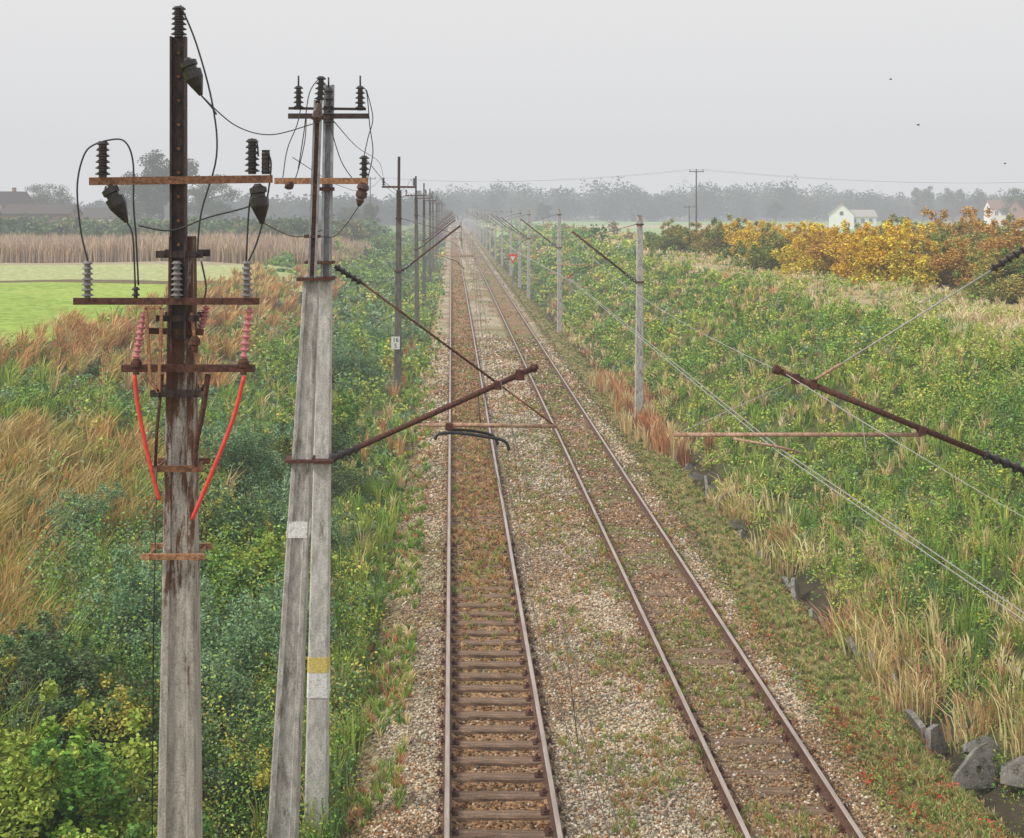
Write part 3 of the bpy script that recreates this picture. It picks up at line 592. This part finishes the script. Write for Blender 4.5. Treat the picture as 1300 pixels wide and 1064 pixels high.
LY = [58, 91, 116, 148]+[148+31*i for i in range(1, 15)]; RY = [53, 92, 128, 146, 168]+[168+29*i for i in range(1, 15)]
for side, YS in ((1, RY), (-1, LY)):
    pr = mast_proto(side); nm = 'right' if side > 0 else 'left'
    desc = 'pale concrete catenary mast' if side > 0 else 'dark catenary mast with a feeder crossarm'
    for i, Y in enumerate(YS):
        t = pr if i == 0 else copy_tree(pr); x0 = 7.65 if side > 0 else -2.48
        t.location = (x0+R.uniform(-.08, .08), Y, R.uniform(-.12, .1)); t.rotation_euler = (R.uniform(-.008, .008), R.uniform(-.008, .008), 0)
        if i < 8: t['label'] = f'{desc}, {ords[i]} in the row {nm} of the tracks'
        else: t['label'] = f'tiny hazy mast far down the row {nm} of the tracks'
        t['group'] = f'catenary masts {nm} of the tracks' if i < 8 else f'far masts {nm} of the tracks'
def text_mesh(txt, size, loc, mat, parent, name='lettering'):
    cu = bpy.data.curves.new('t', 'FONT'); cu.body = txt; cu.size = size; cu.align_x = 'CENTER'; cu.align_y = 'CENTER'; cu.extrude = .002
    o = bpy.data.objects.new('t', cu); C.objects.link(o); dg = bpy.context.evaluated_depsgraph_get()
    me = bpy.data.meshes.new_from_object(o.evaluated_get(dg)); bpy.data.objects.remove(o)
    me.materials.clear(); me.materials.append(M[mat]); m = bpy.data.objects.new(name, me); C.objects.link(m)
    org = ORG[parent.name]; m.parent = parent; m.location = Vector(loc)-org; m.rotation_euler = (PI/2, 0, 0); return m
t = thing('kilometre_sign', 'white plate numbered 16 over 5 on the nearest left mast', 'sign', (-2.48, 57.7, 2.0))
MB().box((-2.48, 57.76, 2.3), (.38, .02, .56)).build('plate', 'sign_white', t)
text_mesh('16', .28, (-2.48, 57.745, 2.43), 'sign_black', t); text_mesh('5', .28, (-2.48, 57.745, 2.17), 'sign_black', t)
xs_, ys2 = (651-VX)/F*140, 140.; zs_ = float(gz(xs_, ys2))
t = thing('triangular_sign', 'small red and white downward triangle sign on a post right of the tracks', 'sign', (xs_, ys2, zs_))
cz = H-(328-VY)/F*140
MB().tube([(xs_, ys2, zs_-.3), (xs_, ys2, cz+.3)], .035, 6).build('post', 'galv', t)
def tri(k, yy): return [(xs_-k, yy, cz+k*.75), (xs_+k, yy, cz+k*.75), (xs_, yy, cz-k*1.0)]
def plate(k, yf, th):
    a = tri(k, yf); b = tri(k, yf+th); return MB().add(a+b, [(0, 2, 1), (3, 4, 5), (0, 1, 4, 3), (1, 2, 5, 4), (2, 0, 3, 5)])
pl = plate(.6, ys2-.08, .02).build('plate', 'sign_red', t); plate(.27, ys2-.09, .006).build('white_centre', 'sign_white', pl)
# ------------------------------------------------------------------ overhead lines
def oline(xc, zc, label, ms, mat, r0):
    t = thing('overhead_line', label, 'overhead wire', (xc, 18, 5)); Ys = [-22]+ms
    sup = [(Ys[0], xc, 6.3)]+[(Y, xc+(.15 if i % 2 else -.12), (6.0 if Y < 20 else 7.25)) for i, Y in enumerate(ms)]
    mw = []
    for (a, b) in zip(sup[:-1], sup[1:]):
        for k in range(12):
            u = k/12; mw.append((a[1]+(b[1]-a[1])*u, a[0]+(b[0]-a[0])*u, a[2]+(b[2]-a[2])*u-.9*4*u*(1-u)*.5))
    rad = [r0*(.55 if p[1] < 12 else 1)+max(0, p[1]-25)*.00010 for p in mw]
    MB().tube(mw, [r*.8 for r in rad], 5).build('messenger_wire', mat, t)
    for dx in (-.022, .022):
        cw = []
        for i, s in enumerate(sup):
            cw.append((s[1]+dx*2-(.1 if i % 2 else -.1), s[0], zc+(0 if s[0] < 20 else .3)))
            if i == 0: cw.append((s[1]+dx*2, 8, zc))
        MB().tube(cw, [r0*(.55 if p[1] < 12 else 1)+max(0, p[1]-25)*.00008 for p in cw], 5).build('contact_wire', mat, t)
    cwz = lambda y: zc+np.clip((y-18)/40, 0, 1)*.3
    for i, p in enumerate(mw):
        if i % 2 == 1 and 0 < p[1] < 130:
            MB().tube([p, (xc, p[1], float(cwz(p[1])))], r0*.45+max(0, p[1]-25)*.00006, 4).build('dropper', mat, t)
oline(.78, 5.0, 'overhead wires hanging above the left track', [18]+LY[:12], 'wire', .0065)
oline(4.75, 4.95, 'pale overhead wires hanging above the right track', [18]+RY[:12], 'wire_light', .0085)
# ------------------------------------------------------------------ near poles
YA = 18.0
def qa(x, y, d=0): return at(x, y, YA)+Vector((0, d, 0))
base = Vector((qa(402, 264).x, YA, -.6))
tA = thing('concrete_pole', 'pale concrete pole with a yellow band, rear one of the close pair', 'pole', base)
pt = qa(412, 350, .1); pb = Vector((qa(400, 264).x, YA+.1, -.7))
def lerpA(y):
    z = H-(y-VY)/F*YA; u = (z-pb.z)/(pt.z-pb.z); return pb.lerp(pt, u), (.33+( .19-.33)*u)
REC = [(-.5, -.45), (-.45, -.5), (-.28, -.5), (-.24, -.40), (.24, -.40), (.28, -.5), (.45, -.5), (.5, -.45), (.5, .45), (.45, .5), (-.45, .5), (-.5, .45)]
shA = MB().sect(pb, .33, .30, pt, .19, .18, n=6).build('shaft', 'concrete_light', tA)
for y0, y1, mt, nm in ((834, 853, 'yellow', 'yellow_band'), (854, 885, 'white', 'white_band')):
    a, wa = lerpA(y1); b, wb = lerpA(y0); MB().sect(a, wa+.012, wa*.93+.012, b, wb+.012, wb*.93+.012).build(nm, mt, shA)
m = MB()
for dx in (-5, 5): m.bar(qa(414+dx, 358, -.02), qa(418+dx, 108, -.02), .035, .08)
m.bar(qa(414, 358, .02), qa(418, 108, .02), .1, .012)
m.build('mast_extension', 'galv', tA)
boxes('clamp', 'rust_dark', tA, [(qa(405, 353, .03), (.42, .34, .05)), (qa(406, 333, .03), (.40, .3, .04)), (qa(405, 584, .03), (.42, .42, .045)), (qa(414, 240, .0), (.22, .2, .05))])
uc = MB().bar(qa(367, 148, -.09), qa(469, 148, -.09), .07, .06).build('crossarm', 'steel_dark', tA); MB().bar(qa(367, 138, -.06), qa(465, 139, -.06), .035, .03).build('crossarm_rail', 'steel_dark', uc)
for px_, y0, y1 in ((380, 140, 110), (458, 141, 110), (418, 160, 112)):
    i_ = MB().ribbed(qa(px_, y0, -.09), qa(px_, y1, -.09), .035, .075, 5, 12, .8).build('insulator', 'black', tA)
    MB().tube([qa(px_, y1, -.09), qa(px_, y1-13, -.09)], .013, 5).build('pin', 'cable', i_)
lc = MB().bar(qa(350, 230, -.1), qa(468, 230, -.1), .085, .07).build('crossarm', 'rust_orange', tA); lc['label'] = 'orange rusty lower crossarm'
MB().ribbed(qa(463, 226, -.1), qa(463, 198, -.1), .035, .07, 4, 12).build('insulator', 'black', tA)
MB().lathe(qa(463, 232, -.1), qa(456, 262, -.1), [(0, .04), (.1, .075), (.25, .09), (.35, .06), (.4, .08), (.6, .08), (.65, .05), (.75, .06), (1, .02)], 12).build('cable_head', 'brown_por', tA)
MB().lathe(qa(366, 232, -.1), qa(372, 240, -.1), [(0, .04), (.3, .08), (.7, .06), (1, .02)], 12).build('cable_head', 'brown_por', tA)
for pts in ([(383, 138), (378, 160), (366, 190), (360, 228)], [(390, 150), (388, 180), (380, 215), (372, 238)], [(458, 112), (466, 118), (470, 160), (474, 195), (466, 232)], [(463, 198), (468, 175), (474, 150), (466, 115)], [(456, 262), (440, 285), (425, 300), (408, 300)], [(420, 160), (434, 205), (452, 232)]):
    MB().tube(smooth_path([qa(a, b, -.11) for a, b in pts]), .007, 5).build('cable', 'cable', tA)
YB = 16.6
def qb(x, y, d=0): return at(x, y, YB)+Vector((0, d, 0))
pbB = Vector((qb(354, 264).x, YB, -.7)); ptB = qb(396, 350)
tB = thing('concrete_pole', 'leaning grey concrete pole with a white paint patch, front one of the close pair', 'pole', (pbB.x, YB, -.6))
shB = MB().sect(pbB, .40, .34, ptB, .19, .18, REC, n=6).build('shaft', 'concrete', tB)
def lerpB(y):
    z = H-(y-VY)/F*YB; u = (z-pbB.z)/(ptB.z-pbB.z); return pbB.lerp(ptB, u), (.40+(.19-.40)*u)
a, wa = lerpB(680); b, wb = lerpB(660); MB().sect(a, wa+.01, wa*.86+.01, b, wb+.01, wb*.86+.01).build('paint_patch', 'white', shB)
mx_ = MB().bar(qb(397, 358, -.06), qb(405, 128, -.06), .09, .015).build('mast_extension', 'rust', tB)
for dx in (-4, 4): MB().bar(qb(397+dx, 358, -.1), qb(405+dx, 128, -.1), .026, .07).build('flange', 'galv', mx_)
boxes('clamp', 'rust_dark', tB, [(qb(393, 354, -.0), (.30, .32, .045)), (qb(397, 300, -.03), (.2, .2, .04)), (qb(381, 583, -.0), (.36, .36, .035)), (qb(404, 150, -.05), (.16, .16, .04))])
MB().ribbed(qb(407, 130, -.1), qb(409, 98, -.1), .035, .075, 5, 12, .8).build('insulator', 'black', tB)
MB().lathe(qb(403, 158, -.12), qb(406, 132, -.12), [(0, .03), (.3, .07), (.6, .06), (1, .03)], 10).build('cable_head', 'brown_por', tB)
MB().tube(smooth_path([qb(409, 98, -.1), qb(395, 120, -.2), qb(388, 170, -.2), qb(381, 215, -.2)]), .007, 5).build('cable', 'cable', tB)
tc = thing('cantilever', 'brown bracket arm reaching over the left track from the paired poles', 'cantilever', qa(412, 583))
def tube2(name, pts, r, mat, par, n=8): return MB().tube(pts, r, n).build(name, mat, par)
tube2('cantilever_tube', [qa(450, 570), qa(683, 465)], .040, 'rust_dark', tc)
MB().ribbed(qa(418, 584), qa(455, 568), .04, .07, 4).build('insulator', 'black', tc)
tube2('stay_rod', [qa(455, 356), qa(632, 487)], .016, 'rust_dark', tc); MB().ribbed(qa(425, 338), qa(458, 359), .03, .055, 5, 10).build('insulator', 'black', tc)
tube2('stay_rod', [qa(632, 487), qa(705, 541)], .013, 'rust', tc)
tube2('registration_tube', [qa(530, 539), qa(707, 541)], .030, 'tube_tan', tc)
tube2('steady_arm', smooth_path([qa(552, 557, -.05), qa(558, 550, -.05), qa(580, 549, -.05), qa(612, 553, -.05), qa(640, 559, -.05), qa(646, 571, -.05)], 4), .022, 'cable', tc)
tube2('steady_arm', smooth_path([qa(567, 546, .05), qa(600, 548, .05), qa(626, 554, .05), qa(632, 566, .05)], 4), .02, 'cable', tc)
boxes('clamp', 'rust_dark', tc, [(qa(660, 476), (.12, .1, .14)), (qa(632, 489), (.1, .1, .12)), (qa(570, 541), (.1, .1, .09))])
MB().lathe(qa(675, 468), qa(680, 466), [(0, .065), (1, .065)], 8).build('end_ring', 'rust_dark', tc)
tube2('suspension_rod', [qa(607, 500), qa(610, 540)], .008, 'wire', tc)
td = thing('cantilever', 'dark red bracket arm reaching in from the right edge over the right track', 'cantilever', qa(1322, 605))
tube2('cantilever_tube', [qa(982, 468), qa(1250, 577)], .042, 'rust_dark', td); MB().ribbed(qa(1245, 575), qa(1308, 601), .04, .075, 5).build('insulator', 'black', td)
tube2('stay_rod', [qa(1035, 482), qa(1068, 462)], .024, 'tube_tan', td); tube2('stay_rod', [qa(1068, 462), qa(1262, 341)], .012, 'wire_light', td)
MB().ribbed(qa(1258, 343), qa(1312, 310), .03, .06, 6, 10).build('insulator', 'black', td)
tube2('registration_tube', [qa(855, 552), qa(1170, 552)], .030, 'tube_tan', td)
tube2('steady_arm', [qa(930, 556, -.05), qa(985, 566, -.05), qa(1016, 574, -.05)], .018, 'tube_tan', td)
tube2('suspension_rod', [qa(1012, 482), qa(862, 550)], .006, 'wire_light', td)
boxes('clamp', 'rust_dark', td, [(qa(1010, 481), (.1, .1, .14)), (qa(1033, 488), (.08, .1, .14)), (qa(1170, 547), (.1, .1, .12))])
MB().lathe(qa(982, 468), qa(990, 471), [(0, .065), (1, .065)], 8).build('end_ring', 'rust_dark', td)
pR = qa(1338, 264); tR = thing('concrete_pole', 'concrete pole just beyond the right edge carrying the dark red bracket arm', 'pole', (pR.x+.05, YA, -.8))
MB().sect((pR.x+.05, YA, -1.2), .36, .3, (pR.x+.05, YA, 8.1), .22, .2, n=4).build('shaft', 'concrete', tR)
boxes('clamp', 'rust_dark', tR, [((pR.x+.03, YA, qa(0, 606).z), (.36, .32, .06)), ((pR.x+.03, YA, qa(0, 303).z), (.3, .28, .06))])
# ------------------------------------------------------------------ foremost pole D
YD = 13.0
def q(x, y, d=0): return at(x, y, YD)+Vector((0, d, 0))
pbD = Vector((q(227, 264).x, YD, -.7)); ptD = q(232, 300)
tD = thing('cable_pole', 'foremost rust stained concrete pole with red cables and black insulators', 'pole', (pbD.x, YD, -.6))
shD = MB().sect(pbD, .46, .40, ptD, .235, .22, REC, n=8).build('shaft', 'concrete_stained', tD)
me_ = MB().bar(q(232, 428, -.17), q(232, 50, -.17), .155, .02).build('mast_extension', 'steel_dark', tD)
for dx in (-8.8, 8.8): MB().bar(q(232+dx, 428, -.2), q(232+dx, 50, -.2), .02, .085).build('flange', 'steel_dark', me_)
for yy in range(70, 420, 30): MB().lathe(q(232, yy, -.175), q(232, yy, -.21), [(0, .018), (1, .018)], 6).build('bolt', 'rust', me_)
MB().ribbed(q(232, 50, -.18), q(232, 12, -.18), .045, .078, 6, 14, .85).build('insulator', 'black', tD)
MB().bar(q(123, 231, -.25), q(350, 228, -.25), .075, .07).build('crossarm', 'rust', tD)
MB().bar(q(104, 380, -.27), q(334, 380, -.27), .065, .07).build('crossarm', 'rust_dark', tD)
MB().bar(q(162, 464, -.22), q(328, 464, -.22), .07, .07).build('crossarm', 'rust_dark', tD); MB().bar(q(190, 418, -.16), q(262, 420, -.16), .06, .05).build('crossarm', 'rust_dark', tD)
def ins(p0, p1, r0, r1, k, mt, tp=1.0): return MB().ribbed(p0, p1, r0, r1, k, 14, tp).build('insulator', mt, tD)
for px_, y0, y1 in ((139, 226, 181), (325, 222, 178), (342, 222, 192)):
    o = ins(q(px_, y0, -.25), q(px_, y1, -.25), .04, .075 if px_ != 342 else .045, 6, 'black', .8)
for px_, mt in ((121, 'grey_por'), (232, 'grey_por'), (319, 'grey_por')): ins(q(px_, 376, -.28), q(px_, 330, -.28), .03, .06, 7, mt, .8)
ins(q(181, 376, -.28), q(181, 362, -.28), .02, .04, 2, 'black')
for a, b in (((190, 394), (180, 452)), ((322, 388), (314, 452)), ((263, 388), (253, 425))):
    o = ins(q(*a, -.24 if a[0] != 263 else .0), q(*b, -.24 if a[0] != 263 else .0), .022, .042, 8, 'pink')
for a in ((180, 456), (314, 456), (253, 428)):
    MB().lathe(q(a[0], a[1]-4, -.23), q(a[0], a[1]+16, -.23), [(0, .03), (.2, .055), (.5, .055), (.6, .035), (1, .03)], 10).build('cable_clamp', 'rust_dark', tD)
HB = [(0, .03), (.06, .05), (.1, .085), (.22, .085), (.25, .065), (.32, .065), (.35, .095), (.55, .09), (.75, .06), (.9, .035), (1, .02)]
for a, b in (((146, 236), (170, 282)), ((332, 234), (338, 284)), ((244, 78), (262, 124))):
    MB().lathe(q(*a, -.28), q(*b, -.28), HB, 14).build('cable_head', 'black', tD)
for pts in ([(178, 472), (184, 520), (198, 585), (209, 628)], [(315, 474), (300, 530), (272, 600), (250, 652)]):
    MB().tube(smooth_path([q(a, b, -.24) for a, b in pts]), .021, 8).build('red_cable', 'red', tD)
MB().tube(smooth_path([q(269, 472, -.2), q(262, 520, -.2), q(254, 560, -.2), q(253, 590, -.2)]), .028, 8).build('cable_guard', 'rust_dark', tD)
MB().tube([q(212, 472, -.2), q(205, 540, -.2), q(203, 590, -.2)], .016, 8).build('cable_guard', 'rust_dark', tD)
m = MB(); P = [q(194, 388, -.3), q(214, 388, -.3), q(210, 492, -.3), q(200, 480, -.3)]
for a, b in zip(P, P[1:]+P[:1]): m.bar(a, b, .03, .03)
m.build('brace_frame', 'rust_orange', tD)
MB().bar(q(248, 395, -.2), q(260, 488, -.2), .03, .03).build('brace', 'rust_orange', tD)
MB().tube([q(196, 600, .1), q(192, 800, .1), q(190, 1100, .1), q(190, 1300, .1)], .007, 5).build('earthing_wire', 'cable', tD)
def clampbox(y, x0, x1, th, mt):
    z = q(0, y).z; xa = q(x0, 0).x; xb = q(x1, 0).x; mm = MB()
    for dy in (-.2, .2): mm.bar((xa, YD+dy, z), (xb, YD+dy, z), th, .035)
    for xx in (xa+.07, xb-.07): mm.tube([(xx, YD-.25, z), (xx, YD+.25, z)], .014, 6); mm.lathe((xx, YD-.26, z), (xx, YD-.235, z), [(0, .028), (1, .028)], 6)
    return mm.build('clamp', mt, tD)
clampbox(322, 204, 262, .07, 'steel_dark'); clampbox(496, 197, 260, .07, 'steel_dark'); clampbox(590, 195, 262, .06, 'rust'); clampbox(700, 185, 265, .055, 'rust_orange'); clampbox(402, 204, 258, .06, 'steel_dark')
for pts in ([(136, 182), (118, 195), (108, 235), (112, 290), (121, 330)], [(140, 181), (165, 180), (177, 205), (178, 260), (181, 300), (184, 360)], [(170, 282), (177, 300), (180, 362)],
    [(236, 12), (256, 60), (276, 135), (281, 200), (262, 270), (257, 325)], [(262, 124), (276, 140), (281, 148)], [(324, 178), (331, 182), (333, 200)], [(338, 284), (330, 310), (321, 330)], [(342, 192), (349, 210), (343, 260), (338, 282)],
    [(184, 286), (225, 292), (270, 276), (322, 262), (332, 250)], [(330, 234), (322, 260), (318, 330)], [(262, 330), (268, 360), (266, 376)]):
    MB().tube(smooth_path([q(a, b, -.27) for a, b in pts]), .009, 6).build('cable', 'cable', tD)
def wire(name, label, pts, r=.007, mat='cable'):
    o = MB().tube(smooth_path(pts, 8), r, 5).build(name, mat); return settag(o, label, 'wire')
wire('span_wire', 'sagging black wire from top of foremost pole to the paired poles', [q(262, 124, -.28), at(300, 160, 14.2), at(345, 171, 15.6), qb(398, 158, -.1)])
wire('span_wire', 'lower black wire from right cable head of foremost pole to the paired poles', [q(338, 282, -.28), at(365, 298, 14.6), at(385, 300, 16), qa(410, 292, -.1)])
wire('span_wire', 'wire running from paired poles upper crossarm to the nearest left mast', [qa(425, 155, -.1), at(455, 188, 30), at(482, 207, 45), at(487, 230, 58)], .008)
for k, (a, nm) in enumerate(((-.68, 'outer'), (.68, 'inner'))):
    pts = []; YY = [YA]+LY[:12]
    for i in range(len(YY)-1):
        for j in range(5):
            u = j/5; Y = YY[i]+(YY[i+1]-YY[i])*u; x0 = (-2.48+a) if i > 0 else ((-1.2 if k else -2.2)*(1-u)+(-2.48+a)*u); z0 = 9.6 if i > 0 else (9.0*(1-u)+9.6*u)
            pts.append((x0, Y, z0-2.0*u*(1-u)))
    rr_ = [.006+max(0, p[1]-25)*.00010 for p in pts]
    settag(MB().tube(pts, rr_, 5).build('feeder_wire', 'wire'), f'{nm} feeder wire strung along the crossarms of the left masts', 'wire')
# ------------------------------------------------------------------ utility poles
def upole(px, Y, ztop, label):
    x = (px-VX)/F*Y; z = float(gz(x, Y)); t = thing('utility_pole', label, 'utility pole', (x, Y, z), None)
    MB().tube([(x, Y, z-.5), (x, Y, ztop)], [.17, .12], 8).build('shaft', 'wood_pole', t)
    MB().bar((x-1.3, Y-.15, ztop-.5), (x+1.3, Y-.15, ztop-.5), .16, .14).build('crossarm', 'wood_pole', t)
    for dx in (-1.15, 0, 1.15): MB().ribbed((x+dx, Y-.15, ztop-.42), (x+dx, Y-.15, ztop-.05), .05, .1, 3, 8).build('insulator', 'grey_por', t)
    return Vector((x, Y-.15, ztop-.05))
U = [upole(884, 230, 15.2, 'tall wooden utility pole with crossarm beyond the right bank'), upole(1390, 300, 15, 'wooden utility pole beyond the right edge'), upole(470, 300, 15.5, 'distant wooden utility pole left of the tracks')]
upole(875, 290, 9.0, 'short thin pole just left of the tall utility pole')
for (a, b, nm) in ((U[0], U[1], 'right'), (U[2], U[0], 'left')):
    for dx, w in ((-1.15, 'front'), (1.15, 'rear')):
        pts = [Vector((a.x+(b.x-a.x)*u+dx, a.y+(b.y-a.y)*u, a.z+(b.z-a.z)*u-4*1.6*u*(1-u))) for u in [i/16 for i in range(17)]]
        settag(MB().tube(pts, .014, 4).build('power_line', 'wire'), f'{w} power line running {nm} from the tall utility pole', 'wire')
# ------------------------------------------------------------------ ditch slabs
def slab(x, Y, w, h, rz, tilt, label, hole=False, seed=0, dz=-.12):
    rr = random.Random(seed); z = float(gz(x, Y))+dz; t = thing('ditch_slab', label, 'concrete slab', (0, 0, 0), 'broken concrete slabs lining the ditch'); mb = MB(); n = 24
    ring = [(-w/2, 0), (w/2, 0), (w/2*rr.uniform(.9, 1), h*rr.uniform(.7, 1.0)), (w*rr.uniform(-.1, .1), h*rr.uniform(.85, 1)), (-w/2*rr.uniform(.9, 1), h*rr.uniform(.25, .6))]
    if hole:
        ring = [(-w/2, 0), (w/2, 0), (w*.48, h*.95), (w*.40, h), (w*.1, h*.82), (-w*.46, h*.22)]; out = []; hol = []
        for k in range(n):
            a = 2*PI*k/n; hol.append((w*.14+math.cos(a)*w*.08, h*.40+math.sin(a)*w*.08)); dx, dz_ = math.cos(a), math.sin(a); best = 9
            for (p, r_) in zip(ring, ring[1:]+ring[:1]):
                ex, ez = r_[0]-p[0], r_[1]-p[1]; den = dx*ez-dz_*ex
                if abs(den) < 1e-9: continue
                tt = ((p[0]-w*.14)*ez-(p[1]-h*.40)*ex)/den; uu = ((p[0]-w*.14)*dz_-(p[1]-h*.40)*dx)/den
                if tt > 0 and -1e-6 <= uu <= 1+1e-6: best = min(best, tt)
            out.append((w*.14+dx*best, h*.40+dz_*best))
        vs = [(x_, s_*.045, z_) for s_ in (-1, 1) for lst in (out, hol) for x_, z_ in lst]; fs = []
        for k in range(n):
            j = (k+1) % n; fs += [(k, j, n+j, n+k), (2*n+k, 3*n+k, 3*n+j, 2*n+j), (k, 2*n+k, 2*n+j, j), (n+k, n+j, 3*n+j, 3*n+k)]
        mb.add(vs, fs)
    else:
        k = len(ring); mb.add([(a, -.05, b) for a, b in ring]+[(a, .05, b) for a, b in ring], [tuple(range(k)), tuple(range(k, 2*k))[::-1]]+[(i, i+k, (i+1) % k+k, (i+1) % k) for i in range(k)])
    mb.build('panel', 'slab', t)
    t.location = (x, Y, z); t.rotation_euler = (tilt, rr.uniform(-.3, .3), rz)
slab(8.32, 20.7, .8, .68, .25, -.35, 'broken concrete slab with a round hole in the bottom right ditch', True, 1, .1)
slab(8.95, 20.3, .7, .55, -.3, -.5, 'tilted concrete slab at the right edge of the ditch', False, 2, .1)
slab(8.25, 22.0, .5, .55, .7, -.2, 'upright concrete slab behind the one with the round hole', False, 3, .0)
slab(8.85, 21.5, .8, .4, .1, -.7, 'flat lying concrete slab behind the tilted slab', False, 4, .12)
for i in range(20):
    Y = 23.2+i*1.3+R.uniform(-.5, .5); slab(8.35+R.uniform(-.2, .2), Y, R.uniform(.4, .9), R.uniform(.25, .5), R.uniform(.3, 1.7), R.uniform(-.7, -.2), 'small weathered slab half buried in the line along the ditch foot', False, 10+i, R.uniform(-.08, .08))
# ------------------------------------------------------------------ birds
for px, py, Y, lab in ((1131, 101, 90, 'highest of three birds in the grey sky'), (1166, 159, 80, 'bird between the other two in the sky'), (1276, 208, 95, 'lowest bird near the right edge of the sky')):
    c = at(px, py, Y); t = thing('bird', lab, 'bird', c, 'birds in flight')
    MB().lathe(c+Vector((-.11, 0, 0)), c+Vector((.1, 0, .01)), [(0, .004), (.15, .02), (.45, .035), (.75, .026), (.88, .022), (1, .004)], 8).build('body', 'feather', t)
    for s in (-1, 1):
        b = [c+Vector((.04, 0, .01)), c+Vector((-.05, 0, .01)), c+Vector((-.06, s*.14, .07)), c+Vector((-.07, s*.28, .03)), c+Vector((.01, s*.16, .08))]
        MB().add(b, [(0, 1, 2, 4), (4, 2, 3)]).build('wing', 'feather', t)
# ------------------------------------------------------------------ mist volume (object sky), its added glow stands in for scattered light
MB().box((0, 820, 35), (2980, 1760, 110)).build('sky', 'wire'); sk = bpy.data.objects['sky']; sk['kind'] = 'structure'
m = bpy.data.materials.new('misty_air_glow'); m.use_nodes = True; nt = m.node_tree; nt.nodes.remove(nt.nodes['Principled BSDF'])
SIG = .00112; va = nt.nodes.new('ShaderNodeVolumeAbsorption'); va.inputs['Color'].default_value = (0, 0, 0, 1); va.inputs['Density'].default_value = SIG
em = nt.nodes.new('ShaderNodeEmission'); em.inputs['Color'].default_value = (.675, .69, .71, 1); em.inputs['Strength'].default_value = SIG  # even emission puts the haze light into the mist itself
ad = nt.nodes.new('ShaderNodeAddShader'); nt.links.new(va.outputs[0], ad.inputs[0]); nt.links.new(em.outputs[0], ad.inputs[1]); nt.links.new(ad.outputs[0], nt.nodes['Material Output'].inputs['Volume'])
sk.data.materials.clear(); sk.data.materials.append(m)
# ------------------------------------------------------------------ world, sun, camera
w = bpy.data.worlds.new('World'); bpy.context.scene.world = w; w.use_nodes = True; nt = w.node_tree; bg = nt.nodes['Background']
sky = nt.nodes.new('ShaderNodeTexSky'); sky.sky_type = 'NISHITA'; sky.sun_disc = False; sky.sun_elevation = math.radians(42); sky.sun_rotation = math.radians(-110); sky.air_density = 2; sky.dust_density = 6
hs = nt.nodes.new('ShaderNodeHueSaturation'); hs.inputs['Saturation'].default_value = .2; nt.links.new(sky.outputs[0], hs.inputs['Color'])
mx = nt.nodes.new('ShaderNodeMixRGB'); mx.inputs[0].default_value = .92; mx.inputs[2].default_value = (9.2, 9.05, 9.05, 1)
nt.links.new(hs.outputs[0], mx.inputs[1]); nt.links.new(mx.outputs[0], bg.inputs['Color']); bg.inputs['Strength'].default_value = .1
sl = bpy.data.lights.new('sun', 'SUN'); sl.energy = 3.0; sl.angle = math.radians(11); sl.color = (1, .94, .85); so = bpy.data.objects.new('sun', sl); C.objects.link(so)
az = math.radians(-110); el = math.radians(42); dv = Vector((math.sin(az)*math.cos(el), math.cos(az)*math.cos(el), math.sin(el))); so.rotation_euler = dv.to_track_quat('Z', 'Y').to_euler()
cam = bpy.data.cameras.new('camera'); co = bpy.data.objects.new('camera', cam); C.objects.link(co); co.location = (0, 0, H); co.rotation_euler = (PI/2, 0, 0)
cam.sensor_width = 36; cam.lens = 36*F/1300; cam.shift_x = (650-VX)/1300; cam.shift_y = -(532-VY)/1300; cam.clip_end = 6000; cam.clip_start = .1
bpy.context.scene.camera = co
sc = bpy.context.scene; sc.view_settings.view_transform = 'Standard'; sc.view_settings.look = 'None'; sc.view_settings.exposure = 0
